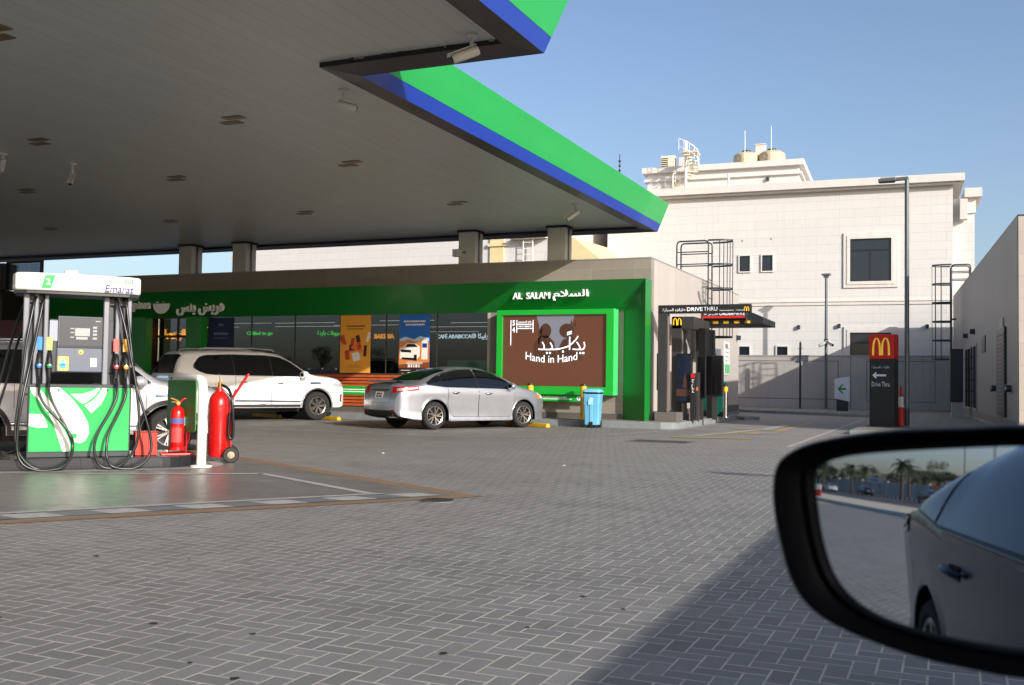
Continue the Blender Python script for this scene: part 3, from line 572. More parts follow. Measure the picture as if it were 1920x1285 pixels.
# shop name letters stand on the slanted portal face
ns=V((0,-.81,-.6)).normalized(); zu=V((0,-.6,.81)).normalized()
def hood_sign(x,z,label,fn):
    y=YP+(3.98-z)/.81*.6; t=thing('sign_letters',label,'shop sign',(x,y,z)); m=MB(); fn(m); m.build('letters',m_textw,t); return t
LX=V((1,0,0)); LZ=V((0,-.25,1)).normalized()
def hl(m,body,dx,w,h,bold,dz=0): add_text(m,body,(dx,-.03,dz),XX,ZZ,w,h,bold,.08)
hood_sign(-10.9,3.6,'white raised letters AL SALAM on the green portal',lambda m:hl(m,'AL  SALAM',0,1.12,.185,.01))
hood_sign(-9.72,3.6,'white raised Arabic name on the green portal near its right end',lambda m:hl(m,arab('السلام'),0,1.04,.30,.012))
hood_sign(-25.75,3.55,'white raised word fragment plus beside the fuel pump post',lambda m:(hl(m,'fresh plus',0,1.9,.4,.02)))
hood_sign(-22.75,3.45,'white raised Arabic shop name on the dark left part of the portal',lambda m:hl(m,arab('فريش بلس'),0,1.95,.5,.022))
def bowl(m):
    poly_on(m,[(.34*math.cos(PI+PI*k/12)+.02,.06+.34*math.sin(PI+PI*k/12)) for k in range(13)],(0,-.03,0),XX,ZZ,.06)
    m.lathe([(.07,-.09),(.13,-.09),(.13,-.03),(.07,-.03),(.07,-.09)],(-.14,0,.22),'y',16)
    for a,b,r in((.12,.14,.045),(.25,.2,.045),(.14,.28,.03)): m.lathe([(0,-.09),(r,-.09),(r,-.03),(0,-.03)],(a,0,b),'y',12)
hood_sign(-24.35,3.55,'white raised smiling bowl emblem between the two shop names',bowl)
# big advertising screen in a green box
scr=thing('advert_screen','large brown lit advertising screen in a green frame reading Hand in Hand','screen',(-10.2,26.5,.84))
m=MB(); w=1.74; 
for a in(((-w,-.22,0),(w,.2,.22)),((-w,-.22,2.22),(w,.2,2.36)),((-w,-.22,.2201),(-w+.16,.2,2.2199)),((w-.2,-.22,.2201),(w,.2,2.2199))): m.box(*a)
m.build('frame',m_grn2,scr)
m=MB(); m.box((w,-.22,0),(w+.02,.2,2.36)); m.build('frame_side',M('screen_side_green',S(70,200,110),.4),scr)
mscr=lambda n,c,e=.42: M(n,c,.35,var=.05,emit=e,scale=3)
m=MB(); m.box((-w+.16,-.14,.22),(w-.2,.1,2.22)); dsp=m.build('display',mscr('screen_brown',S(84,53,38),.40),scr)
def sart(name,mat,polys,lvl):
    m=MB()
    for p in polys: poly_on(m,p,(0,-.141-.002*lvl,.22),XX,ZZ,.0015)
    return m.build(name,mat,dsp)
sart('screen_sky',mscr('screen_sky_blue',S(104,106,118),.42),[[(-.55,1.975),(.58,1.975),(.45,1.5),(.3,1.05),(-.18,1.0),(-.4,1.45)]],1)
hd=lambda cx,cz,r,ry: [(cx+r*math.cos(2*PI*k/20),cz+ry*math.sin(2*PI*k/20)) for k in range(20)]
sart('figure_silhouettes',mscr('screen_figures',S(66,43,33),.32),[hd(-.27,1.55,.17,.21),[(-.62,.75),(-.6,1.2),(-.42,1.42),(-.2,1.42),(-.02,1.25),(.05,.95),(.05,.75)],[(-.5,1.2),(-.46,1.55),(-.36,1.66),(-.4,1.4),(-.46,1.15)],hd(.36,1.55,.22,.2),[(.1,.75),(.14,1.1),(.25,1.3),(.5,1.4),(.72,1.3),(.8,.75)],[(.46,1.7),(.5,1.88),(.53,1.72)],[(.56,1.68),(.62,1.86),(.64,1.66)]],2)
mt=mscr('screen_white',S(226,232,240),.85)
m=MB(); oz=(0,-.148,.22)
def st(pts,w): stroke(m,[((-1.33+(p[0]+1.28)*.79,p[1]) if max(q[0] for q in pts)<-.40 and min(q[1] for q in pts)>1.1 and len(pts)==2 else (-.48+(p[0]+.46)*.88,1.03+(p[1]-.94)*.8)) for p in pts],w,oz,XX,ZZ,.002)
for p in([(-1.28,1.86),(-1.28,1.14)],[(-1.05,1.86),(-1.05,1.5)],[(-.42,1.86),(-.42,1.5)],[(-1.05,1.74),(-.42,1.74)],[(-1.05,1.62),(-.42,1.62)]): st(p,.02)
for b_,h_ in(('5',1.78),('4',1.585)): add_text(m,b_,(-1.243,-.148,.22+h_),XX,ZZ,.075,.15,.02,.002)
add_text(m,arab('عام المجتمع'),(-.90,-.148,.22+1.8),XX,ZZ,.40,.08,.01,.002); add_text(m,'YEAR OF COMMUNITY',(-.90,-.148,.22+1.68),XX,ZZ,.40,.045,.01,.002); add_text(m,'Hand in Hand',(-.09,-.148,.22+.76),XX,ZZ,1.54,.21,.0,.002,bend=.16)
for p in(spline([(-.46,.95),(-.3,.94),(-.26,1.05),(-.33,1.2)],6),spline([(-.26,.94),(-.05,.94),(.02,1.02),(-.06,1.18)],6),spline([(-.06,.94),(.2,.95),(.55,1.05),(.78,1.25),(.88,1.4)],8),[(.6,1.38),(.6,.93)],spline([(.7,.95),(.9,.94),(.94,1.02),(.84,1.2)],6),spline([(.92,.94),(1.05,.95),(1.1,1.05),(1.08,1.2)],6)): st(p,.034)
for x,z in((-.22,.93),(-.13,.93),(.26,.97),(.77,.93),(.86,.93)): poly_on(m,hd(x,z,.03,.03),oz,XX,ZZ,.002)
poly_on(m,[(.37,1.47),(.51,1.51),(.52,1.55),(.38,1.51)],oz,XX,ZZ,.002); poly_on(m,[(.37,1.42),(.51,1.46),(.52,1.49),(.38,1.45)],oz,XX,ZZ,.002)
m.build('screen_lettering',mt,dsp)
# green strips with small text low on the wall
def strip(x0,x1,z0,z1,y,label):
    t=thing('green_notice_strip',label,'notice',((x0+x1)/2,y,z0)); w=(x1-x0)/2; h=z1-z0; m=MB(); m.box((-w,-.006,0),(w,0,h)); m.build('strip',m_grn2,t)
    m=MB()
    for p in bars(-w*.45,w*.45,h*.55,h*.12,9)+bars(-w*.6,w*.6,h*.3,h*.12,9): poly_on(m,p,(0,-.0065,0),XX,ZZ,.0015)
    for x in(-w*.85,w*.85): poly_on(m,hd(x,h*.5,h*.32,h*.32),(0,-.0065,0),XX,ZZ,.0015)
    o=m.build('small_print',m_textw,t)
    m=MB(); add_text(m,'P',(w*.85,-.009,h*.5),XX,ZZ,h*.22,h*.34,.02,.0015); m.build('parking_letter',m_black,o)
strip(-11.0,-9.35,.645,.835,26.40,'green notice strip with round symbols under the big screen')
strip(-17.9,-15.9,.7,.97,26.64,'green notice strip on the orange slats between the two cars')

# ================================================================== CARS
def pl_(pts):
    def f(x):
        if x<=pts[0][0]: return pts[0][1]
        for (a,b),(c,d) in zip(pts[:-1],pts[1:]):
            if x<=c: return b+(d-b)*(x-a)/(c-a)
        return pts[-1][1]
    return f
def sm(pts,r=.06):
    f=pl_(pts); return lambda x:(f(x-r)+2*f(x-r/2)+3*f(x)+2*f(x+r/2)+f(x+r))/9
def mkbody(c):
    """lofted body shell from the side profile; returns mesh builder"""
    zt=sm(c['top'],c.get('rt',.07)); zb=sm(c['belt'],.08); bot=pl_(c['bottom']); wd=sm(c['width'],.06); x0,x1=c['top'][0][0],c['top'][-1][0]; wb=c['wb']; r=c['r']; ra=r+c.get('gap',.055)
    xs=set()
    n=64
    for k in range(n+1):
        t=k/n; xs.add(round(x0+(x1-x0)*(t-.6*math.sin(2*PI*t)/(2*PI)),4))
    for xw in(-wb/2,wb/2):
        for k in range(17): a=PI*k/16; xs.add(round(xw+ra*math.cos(a),4))
        xs.add(round(xw-ra-.004,4)); xs.add(round(xw+ra+.004,4))
    xs=[x for x in sorted(xs) if x0<=x<=x1]
    xs=[x for i,x in enumerate(xs) if i==0 or x-xs[i-1]>.0035]
    rows=[]; A=14
    for x in xs:
        b=bot(x); arch=False
        for xw in(-wb/2,wb/2):
            d=abs(x-xw)
            if d<ra+.001: b=max(b,r+math.sqrt(max(0,ra*ra-d*d))); arch=True
        w=wd(x); t=zt(x); z=min(zb(x),t-.015); z=max(z,b+.03); t=max(t,z+.012); H=t-z
        cab=min(1,max(0,(H-.12)/.3)); k=c['tumble']*cab; p=2.6+1.6*cab
        half=[(0,b+.0),(w-.09,b),(w-.012,b+.0),(w-.004,b+.012)]
        for j in range(1,7):
            q=j/7; zz=b+.012+(z-b-.012)*q
            full=(zz-.2)/(zb(x)-.2) if zb(x)>.25 else q
            yy=w*(1-.045*(1-min(1,max(0,full)))**1.6) + .012*math.exp(-((full-.82)/.09)**2)
            half.append((yy,zz))
        for j in range(A+1):
            th=(PI/2)*j/A; sy=max(0,math.cos(th))**(2/p); sz=math.sin(th)**(2/p); zz=z+H*sz
            half.append((w*sy*(1-k*min(1,(zz-z)/.5)),zz))
        half[-1]=(0,half[-1][1])
        row=[(x,-y,z_) for y,z_ in half]+[(x,y,z_) for y,z_ in half[::-1][1:-1]]
        rows.append(row)
    m=MB(); m.grid(rows,0,closed=True); N=len(rows[0]); nb=0
    for i,f in enumerate(m.f):
        k=i%N
        if k in(0,1,N-1,N-2): m.mi[i]=1
    m.add(rows[0],[list(range(N))]); m.add(rows[-1],[list(range(N))[::-1]])
    return m
class Car:
    def __init__(s,name,label,cat,c,paint,loc,rot,scale=1,group=None):
        s.c=c; s.paint=paint; s.t=thing(name,label,cat,loc,rot,group); s.t.scale=(scale,)*3
        mb=mkbody(c); s.body=mb.build('body',[paint,m_black],s.t,smooth=38,merge=True)
        bm=bmesh.new(); bm.from_mesh(s.body.data); s.bvh=BVHTree.FromBMesh(bm); bm.free()
    def hit(s,o,d,eps):
        h=s.bvh.ray_cast(V(o),V(d))
        if h[0] is None: return None
        n=h[1] if h[1].dot(V(d))<0 else -h[1]; return h[0]+n*eps
    def patch(s,fn,nu,nv,mb,eps,m=0):
        """fn(u,v)->(origin,dir); a thin skin lying eps above the body"""
        idx={};b=len(mb.v)
        for i in range(nu+1):
            for j in range(nv+1):
                o,d=fn(i/nu,j/nv); h=s.hit(o,d,eps)
                if h is not None: idx[i,j]=len(mb.v); mb.v.append(tuple(h))
        for i in range(nu):
            for j in range(nv):
                q=[(i,j),(i+1,j),(i+1,j+1),(i,j+1)]
                if all(k in idx for k in q): mb.f.append([idx[k] for k in q]); mb.mi.append(m)
        return mb
    def side(s,mb,x0,x1,zl,zh,sg,eps=.004,nu=18,nv=6,m=0):
        zl=zl if callable(zl) else (lambda x,a=zl:a); zh=zh if callable(zh) else (lambda x,a=zh:a)
        def fn(u,v):
            x=x0+(x1-x0)*u; return (x,sg*3,zl(x)+(zh(x)-zl(x))*v),(0,-sg,0)
        return s.patch(fn,nu,nv,mb,eps,m)
    def polar(s,mb,cx,cy,a0,a1,zl,zh,eps=.004,nu=16,nv=5,m=0):
        zl=zl if callable(zl) else (lambda x,a=zl:a); zh=zh if callable(zh) else (lambda x,a=zh:a)
        def fn(u,v):
            a=R(a0+(a1-a0)*u); d=V((math.cos(a),math.sin(a),0)); o=V((cx,cy,zl(u)+(zh(u)-zl(u))*v))+d*3; return o,-d
        return s.patch(fn,nu,nv,mb,eps,m)
    def top(s,mb,xa,xb,ya,yb,eps=.004,nu=10,nv=10,m=0):
        """glass seen from above: line x=xa (half width ya) to x=xb (half width yb)"""
        def fn(u,v):
            w=ya+(yb-ya)*u; y=-w+2*w*v; bow=(c0:=.10)*(y/max(w,.01))**2; x=xa+(xb-xa)*u; x+= bow*(1 if xb>xa else -1)*(1-u*.5); return (x,y,5),(0,0,-1)
        return s.patch(fn,nu,nv,mb,eps,m)
    def wheels(s,spokes,style,yo):
        r=s.c['r']; wb=s.c['wb']; rr=s.c['rim']; w=.21 if r<.36 else .27
        for xw in(-wb/2,wb/2):
            for sg in(-1,1):
                y=sg*(yo); o=(xw,y,r)
                ty=MB(); ty.lathe([(rr,-w/2),(rr+.01,-w/2+.0),(r-.03,-w/2+.004),(r-.008,-w/2+.03),(r,-w/2+.06),(r,w/2-.06),(r-.008,w/2-.03),(r-.03,w/2-.004),(rr+.012,w/2),(rr,w/2-.01)],o,'y',40)
                for g_ in(-.045,0,.045): ty.lathe([(r+.001,g_-.004),(r-.008,g_-.004),(r-.008,g_+.004),(r+.001,g_+.004)],o,'y',40)
                tyre=ty.build('tyre',m_tyre,s.t,smooth=35); tyre.name='wheel'
                rm=MB(); f=sg*(w/2-.015)
                rm.lathe([(rr,sg*-.09+0),(rr,f),(rr-.012,f+sg*.008),(rr-.03,f),(rr-.034,f-sg*.05),(rr-.034,sg*-.08)],o,'y',40)
                for k in range(spokes):
                    for da in ((-.11,.11) if style=='double' else (-.06,.16) if style=='twist' else (0,)):
                        a=2*PI*k/spokes; a1=a+da*(1.0 if style!='twist' else 2.2); a0=a+da*.45
                        p0=V((xw+.05*math.cos(a0),y+f-sg*.02,r+.05*math.sin(a0))); p1=V((xw+(rr-.02)*math.cos(a1),y+f-sg*.006,r+(rr-.02)*math.sin(a1)))
                        rm.bar(p0,p1,.026,.03,0,up=(0,1,0))
                rm.lathe([(0,f-sg*.002),(.035,f-sg*.002),(.055,f-sg*.02),(.07,f-sg*.04)],o,'y',20)
                rm.build('rim',m_rim,tyre,smooth=35)
                bk=MB(); bk.lathe([(0,f-sg*.085),(rr-.02,f-sg*.085)],o,'y',24); bk.lathe([(.0,f-sg*.055),(.13,f-sg*.055),(.13,f-sg*.08)],o,'y',24); bk.build('brake_disc',m_rimdark,tyre,smooth=35)
        m=MB(); m.box((-wb/2-.7,-.62,.24),(wb/2+.6,.62,.5)); m.build('underbody',m_black,s.t)
    def seams(s,doors,sg,m=m_black):
        """each door: seam under it, panel above it with a handle"""
    def door(s,x0,x1,zl,zh,sg,hx,hz,paint=None,chrome=True,hl=.2):
        m=MB(); s.side(m,x0-.006,x1+.006,lambda x:zl(x)-.006,lambda x:zh(x)+.004,sg,.0015,16,8,m=1); s.side(m,x0+.003,x1-.003,lambda x:zl(x)+.003,zh,sg,.0042,16,8,m=0)
        d=m.build('door',[paint or s.paint,m_black],s.t,smooth=50)
        p=s.hit((hx,sg*3,hz),(0,-sg,0),.0)
        if p:
            h=MB(); L=hl/2
            h.tube([p+V((-L,sg*.008,0)),p+V((-L*.8,sg*.032,.004)),p+V((0,sg*.042,.008)),p+V((L*.8,sg*.032,.004)),p+V((L,sg*.008,0))],[.01,.013,.015,.013,.01],8); h.build('handle',m_chrome if chrome else s.paint,d,smooth=60)
            h=MB(); s.side(h,hx-.06,hx+.06,lambda x:hz-.028,lambda x:hz+.022,sg,.006,6,4); h.build('handle_recess',m_rimdark,d,smooth=60)
        return d
    def wing(s,x,z,sg,paint=None,k=1.):
        p=s.hit((x,sg*3,z),(0,-sg,0),0)
        if not p: return
        m=MB(); b=p+V((0,sg*.15*k,.03))
        rows=[]
        for u,sc in((-.055,.55),(-.05,.9),(-.01,1),(.05,.92),(.085,.6),(.1,.25)):
            rows.append([b+V((u*k,.13*k*sc*math.cos(2*PI*q/16)*(1),.085*k*sc*math.sin(2*PI*q/16))) for q in range(16)])
        m.grid(rows,0,True); m.add(rows[0],[list(range(16))],1); m.add(rows[-1],[list(range(16))[::-1]])
        w=m.build('wing_mirror',[paint or s.paint,m_carglass],s.t,smooth=45); m=MB(); m.bar(p+V((0,-sg*.03,-.01)),b+V((0,-sg*.06,-.02)),.08,.035); m.build('mirror_arm',m_black,w)
SED=dict(wb=2.7,r=.325,rim=.235,tumble=.30,
 top=[(-2.36,.60),(-2.345,.78),(-2.31,.95),(-2.26,1.06),(-2.16,1.085),(-1.98,1.085),(-1.78,1.115),(-1.5,1.23),(-1.2,1.345),(-.85,1.435),(-.45,1.487),(-.1,1.495),(.25,1.472),(.55,1.40),(.85,1.285),(1.15,1.14),(1.32,1.055),(1.6,1.0),(1.85,.94),(2.05,.86),(2.17,.76),(2.23,.64),(2.25,.52)],
 belt=[(-2.36,.56),(-2.3,.86),(-2.1,.96),(-1.5,.985),(-.5,.965),(.5,.94),(1.2,.91),(1.7,.85),(2.05,.74),(2.2,.58),(2.25,.48)],
 bottom=[(-2.36,.44),(-2.3,.32),(-2.0,.25),(-1.8,.23),(-1.6,.205),(1.7,.195),(2.1,.2),(2.2,.25),(2.25,.36)],
 width=[(-2.36,.62),(-2.33,.72),(-2.26,.79),(-2.1,.835),(-1.8,.862),(-1.2,.88),(0,.885),(1.0,.882),(1.5,.868),(1.8,.835),(2.0,.775),(2.12,.70),(2.2,.6),(2.25,.48)])
def build_sedan(name,label,loc,rot,paint,scale=1.,detail=True,group=None):
    c=Car(name,label,'car',SED,paint,loc,rot,scale,group)
    c.wheels(5,'twist',.755)
    wl=pl_([(-1.62,1.055),(-1.1,1.0),(0,.985),(1.05,.965)]); wh=sm([(-1.62,1.06),(-1.3,1.215),(-1.0,1.315),(-.7,1.38),(-.35,1.415),(0,1.42),(.25,1.395),(.5,1.325),(.8,1.17),(1.06,.97)],.05)
    for sg in(-1,1):
        m=MB(); c.side(m,-1.6,1.05,lambda x:wl(x)-.012,lambda x:wh(x)+.022,sg,.0025,40,6); c_=m.build('window_surround',m_black,c.t,smooth=50)
        for a,b in((-1.56,-1.17),(-1.13,-.13),(-.07,1.0)):
            m=MB(); c.side(m,a,b,wl,wh,sg,.006,18,7); m.build('side_window',m_carglass,c_,smooth=60)
        dz=lambda x:wl(x)-.02
        c.door(-1.0,-.1,pl_([(-1.02,.62),(-.86,.30),(-.1,.285)]),dz,sg,-.78,.86)
        c.door(-.085,1.02,pl_([(-.1,.285),(.95,.29),(1.02,.36)]),dz,sg,.2,.845)
        c.wing(.82,1.0,sg)
        m=MB(); c.side(m,-.93,.93,.205,.262,sg,.018,12,3); m.build('sill',paint,c.t,smooth=40)
        # tail lamp and headlamp wrap the corners
        tl=MB(); c.polar(tl,-1.75,sg*.35,sg*165 if sg>0 else -165,sg*98,lambda u:.845+.07*u,lambda u:.985+.02*u,.006,18,6); T_=tl.build('tail_light',m_redlens,c.t,smooth=60)
        tl=MB(); c.polar(tl,-1.75,sg*.35,sg*150,sg*101,lambda u:.885+.07*u,lambda u:.945+.045*u,.011,18,4); tl.build('lamp_lens',m_clearlens,T_,smooth=60)
        hl=MB(); c.polar(hl,1.55,sg*.3,sg*18,sg*66,lambda u:.69+.06*u,lambda u:.80+.075*u,.006,16,5); H_=hl.build('headlight',m_clearlens,c.t,smooth=60)
        hl=MB(); c.polar(hl,1.55,sg*.3,sg*56,sg*68,lambda u:.73,lambda u:.82,.010,8,4); hl.build('indicator',m_amber,H_,smooth=60)
        rf=MB(); c.polar(rf,-1.75,sg*.3,sg*163,sg*150,.42,.46,.006,8,3); rf.build('rear_reflector',m_redlens,c.t)
    m=MB(); c.top(m,-1.73,-.92,.62,.53,.005); m.build('rear_window',m_carglass,c.t,smooth=60)
    m=MB(); c.top(m,1.17,.42,.66,.54,.005); m.build('windscreen',m_carglass,c.t,smooth=60)
    # boot lid: spoiler lip, chrome bar, number plate, seams
    m=MB(); m.grid([[(-2.02,y,1.083),(-2.2,y*.98,1.135),(-2.30,y*.96,1.128),(-2.26,y*.98,1.09)] for y in(-.62,-.4,0,.4,.62)]); m.build('boot_spoiler',paint,c.t,smooth=50)
    def rear(y0,y1,z0,z1,eps,mat,name,par=None,nu=10,nv=4):
        q=MB(); c.patch(lambda u,v:((-4,y0+(y1-y0)*u,z0+(z1-z0)*v),(1,0,0)),nu,nv,q,eps); return q.build(name,mat,par or c.t,smooth=60)
    rear(-.37,.37,.895,.925,.014,m_chrome,'boot_chrome_bar')
    p=rear(-.17,.17,.72,.865,.012,m_plate,'number_plate')
    for a,b,z in((-.12,-.06,.8),(-.04,.12,.8),(-.12,.0,.74),(.02,.12,.74)): rear(a,b,z,z+.04,.0145,M('plate_ink',S(60,58,56),.6),'plate_mark',p,3,2)
    rear(-.46,.46,.615,.622,.003,m_black,'boot_seam'); rear(-.47,-.462,.62,.86,.003,m_black,'boot_seam'); rear(.462,.47,.62,.86,.003,m_black,'boot_seam')
    rear(-.5,.5,.29,.38,.006,m_black,'bumper_grille')
    m=MB(); c.patch(lambda u,v:((4,-.35+.7*u,.5+.16*v),(-1,0,0)),10,4,m,.006); m.build('grille',m_black,c.t,smooth=60)
    m=MB(); m.grid([[(-.64,y,1.485),(-.60,y*.8,1.512),(-.52,y*.6,1.507),(-.46,y*.3,1.488)] for y in(-.022,0,.022)]); m.build('roof_aerial',m_black,c.t,smooth=50)
    m=MB(); m.cyl((-2.36,-.42,.3),(-2.1,-.42,.3),.032,n=12); m.build('exhaust_pipe',m_chrome,c.t)
    return c
def heading(p,dx,dy,h):
    d=V((math.cos(h),math.sin(h),0)); l=V((-d.y,d.x,0)); q=V((p[0],p[1],0))+d*dx+l*dy; return (q.x,q.y,0)
H1=R(63.1)
rw=V((-11.40,21.58,0)); fw=V((-10.13,24.07,0)); mid=(rw+fw)/2
sedan=build_sedan('parked_sedan','silver four-door sedan with dark tinted windows parked nose-in under the big screen',heading(mid,0,.85*1.03,H1),H1,m_silver,1.03)
SUV=dict(wb=3.075,r=.405,rim=.265,tumble=.20,gap=.075,rt=.05,
 top=[(-2.66,.70),(-2.65,.95),(-2.6,1.2),(-2.54,1.45),(-2.44,1.73),(-2.32,1.85),(-2.05,1.89),(-1.3,1.925),(-.5,1.94),(.1,1.925),(.5,1.87),(.8,1.74),(1.12,1.50),(1.32,1.36),(1.55,1.30),(2.0,1.265),(2.3,1.215),(2.47,1.11),(2.54,.93),(2.56,.7),(2.57,.58)],
 belt=[(-2.66,.66),(-2.58,1.1),(-2.4,1.2),(-1.5,1.22),(0,1.215),(1.0,1.2),(1.6,1.16),(2.2,1.06),(2.45,.9),(2.55,.66),(2.57,.54)],
 bottom=[(-2.66,.55),(-2.6,.46),(-2.2,.40),(-2,.36),(1.9,.36),(2.3,.36),(2.5,.42),(2.57,.5)],
 width=[(-2.66,.78),(-2.62,.88),(-2.5,.945),(-2.2,.975),(-1.5,.99),(0,.995),(1.2,.99),(1.8,.98),(2.2,.93),(2.4,.85),(2.5,.75),(2.57,.6)])
def build_suv(name,label,loc,rot,paint,scale=1.,cladding=False):
    c=Car(name,label,'car',SUV,paint,loc,rot,scale); c.wheels(7,'double',.86)
    wl=pl_([(-2.12,1.43),(-1.95,1.32),(-1.75,1.255),(-1.5,1.235),(1.2,1.225)]); wh=sm([(-2.12,1.44),(-2.0,1.60),(-1.9,1.695),(-1.7,1.755),(-1.0,1.79),(0,1.79),(.4,1.755),(.7,1.645),(1.0,1.43),(1.22,1.235)],.06)
    for sg in(-1,1):
        m=MB(); c.side(m,-2.1,1.2,wl,lambda x:wh(x)+.015,sg,.003,50,7); ws=m.build('window_surround',m_chrome if not cladding else m_black,c.t,smooth=50)
        for a,b in((-2.06,-.98),(-.97,.12),(.135,1.16)):
            m=MB(); c.side(m,a,b,lambda x:wl(x)+.012,wh,sg,.007,18,7); m.build('side_window',m_carglass,ws,smooth=60)
        dz=lambda x:1.215
        c.door(-.95,.10,pl_([(-.97,.86),(-.8,.52),(.1,.44)]),dz,sg,-.72,1.06); c.door(.115,1.13,pl_([(.1,.44),(1.1,.44),(1.13,.55)]),dz,sg,.36,1.04)
        c.wing(1.0,1.25,sg,k=1.25)
        m=MB(); p0=c.hit((-.98,sg*3,.56),(0,-sg,0),.02); p1=c.hit((.98,sg*3,.53),(0,-sg,0),.02); m.tube([p0,p1],.03,8); m.build('side_step_strip',m_chrome,c.t,smooth=60)
        m=MB(); c.side(m,-1.0,1.0,.375,.45,sg,.02,12,3); m.build('sill',m_black,c.t,smooth=50)
        for xw in(-SUV['wb']/2,SUV['wb']/2):
            q=MB(); rr=SUV['r']+.075
            def fn(u,v):
                a=R(-12+204*u); rad=rr+.012+(.075 if cladding else .022)*v; return (xw+rad*math.cos(a),sg*3,SUV['r']+rad*math.sin(a)),(0,-sg,0)
            c.patch(fn,24,2,q,.012); q.build('arch_trim',m_black,c.t,smooth=60)
        m=MB(); m.tube([(-1.9,sg*.67,1.91),(-1.75,sg*.68,1.955),(-.3,sg*.69,1.985),(.2,sg*.68,1.96),(.3,sg*.67,1.92)],.022,8); m.build('roof_rail',M('roof_rail_grey',S(150,152,156),.35,metal=.6),c.t,smooth=60)
        q=MB(); c.polar(q,-1.9,sg*.4,sg*168,sg*100,lambda u:.96+.03*u,lambda u:1.16,.006,16,5); T_=q.build('tail_light',M('dark_lamp_lens',S(40,22,24),.1,coat=.6),c.t,smooth=60)
        q=MB(); c.polar(q,-1.9,sg*.4,sg*150,sg*112,lambda u:1.0+.02*u,lambda u:1.06+.02*u,.011,10,3); q.build('red_lens',m_redlens,T_,smooth=60)
        q=MB(); c.polar(q,1.7,sg*.4,sg*14,sg*60,lambda u:.93+.03*u,lambda u:1.03+.04*u,.006,14,4); q.build('headlight',m_clearlens,c.t,smooth=60)
        q=MB(); c.side(q,1.28,1.62,lambda x:1.02+.02*(x-1.28),lambda x:1.08,sg,.007,8,3); q.build('wing_vent',M('vent_dark_chrome',S(90,100,120),.2,metal=.9),c.t,smooth=60)
        q=MB(); c.side(q,-1.45,-1.22,1.05,1.12,sg,.005,8,4); q.build('fuel_flap',paint,c.t,smooth=60)
        q=MB(); c.polar(q,1.6,sg*.5,sg*24,sg*28,.52,.74,.008,6,4); q.build('fog_lamp_bezel',m_chrome,c.t,smooth=60)
    m=MB(); c.top(m,1.30,.66,.78,.66,.005); m.build('windscreen',m_carglass,c.t,smooth=60)
    q=MB(); c.patch(lambda u,v:((-4,(-.74+.1*v)+(1.48-.2*v)*u,1.27+.5*v),(1,0,0)),14,8,q,.006); q.build('rear_window',m_carglass,c.t,smooth=60)
    q=MB(); c.patch(lambda u,v:((-4,-.5+1.0*u,1.14+.05*v),(1,0,0)),14,3,q,.01); q.build('tailgate_chrome_bar',m_chrome,c.t,smooth=60)
    q=MB(); c.patch(lambda u,v:((-4,-.26+.52*u,.93+.12*v),(1,0,0)),6,3,q,.01); q.build('number_plate',m_plate,c.t,smooth=60)
    q=MB(); c.patch(lambda u,v:((4,-.5+1.0*u,.66+.36*v),(-1,0,0)),10,5,q,.008); q.build('grille',m_black,c.t,smooth=60)
    q=MB(); m=q; m.box((2.40,-.55,.33),(2.5,.55,.42)); m.build('skid_plate',m_chrome,c.t,bevel=.02)
    return c
suv=build_suv('parked_suv','large pearl white off-road car with blacked-out windows parked nose-in at the shop',heading((-16.59,24.27),-1.5375,.98,H1),H1,m_pearl)
PA=V((-10.543,9.179,0)); PR=R(49.16)
def P2W(u,y,z=0): return (PA.x+u*math.cos(PR)-y*math.sin(PR),PA.y+u*math.sin(PR)+y*math.cos(PR),z)
SC3=.86
suv3=build_suv('fuelling_suv','pale silver off-road car with black wheel arches standing behind the fuel pump',heading(P2W(1.95,2.2),-1.5375*SC3,.98*SC3,PR),PR,m_grey,SC3,cladding=True)
# yellow wheel stops
def wheelstop(x,y,rot,label):
    t=thing('wheel_stop',label,'wheel stop',(x,y,0),rot,'yellow parking wheel stops'); m=MB(); m.yz([(-.075,0),(-.05,.1),(.05,.1),(.075,0)],-.85,.85); m.build('block',m_yellow,t,bevel=.015)
    m=MB(); 
    for a in(-.55,.55): m.cyl((a,0,.095),(a,0,.108),.03,n=10)
    m.build('bolts',m_steel,t)
wheelstop(-16.73,24.83,H1-PI/2,'yellow wheel stop peeking out in front of the white off-road car tyre')
wheelstop(-10.386,24.893,H1-PI/2,'yellow wheel stop against the front tyre of the silver sedan')
wheelstop(-18.9,25.0,H1-PI/2,'yellow wheel stop in shadow under the white off-road car')

# ================================================================== PUMP ISLAND
isl=thing('pump_island','black granite pump island with rounded end and white painted rim','pump island',(PA.x,PA.y,0),PR)
def roundend(x0,x1,y0,y1,r,n=8): return [(x0,y0)]+[(x1-r+r*math.cos(a),y0+r+r*math.sin(a)) for a in [-PI/2+PI/2*k/n for k in range(n+1)]]+[(x1-r+r*math.cos(a),y1-r+r*math.sin(a)) for a in [PI/2*k/n for k in range(n+1)]]+[(x0,y1)]
m=MB(); m.xy(roundend(-9,2.08,-.15,1.15,.5),-.02,.15); m.build('kerb',m_granite,isl,bevel=.012)
m=MB(); A_=roundend(-9,2.42,-.42,1.45,.7); B_=roundend(-9,2.26,-.28,1.29,.58); m.grid([[(a[0],a[1],.0085),(b[0],b[1],.0085)] for a,b in zip(A_,B_)]); A_=roundend(-9,2.2,-.235,1.25,.55); B_=roundend(-9,2.12,-.175,1.19,.52); m.grid([[(a[0],a[1],.0085),(b[0],b[1],.0085)] for a,b in zip(A_,B_)]); m.build('painted_rim',m_marking,isl)
pump=thing('fuel_dispenser','green and grey fuel pump number 2 with white top and four coloured nozzles','fuel pump',(PA.x,PA.y,0),PR)
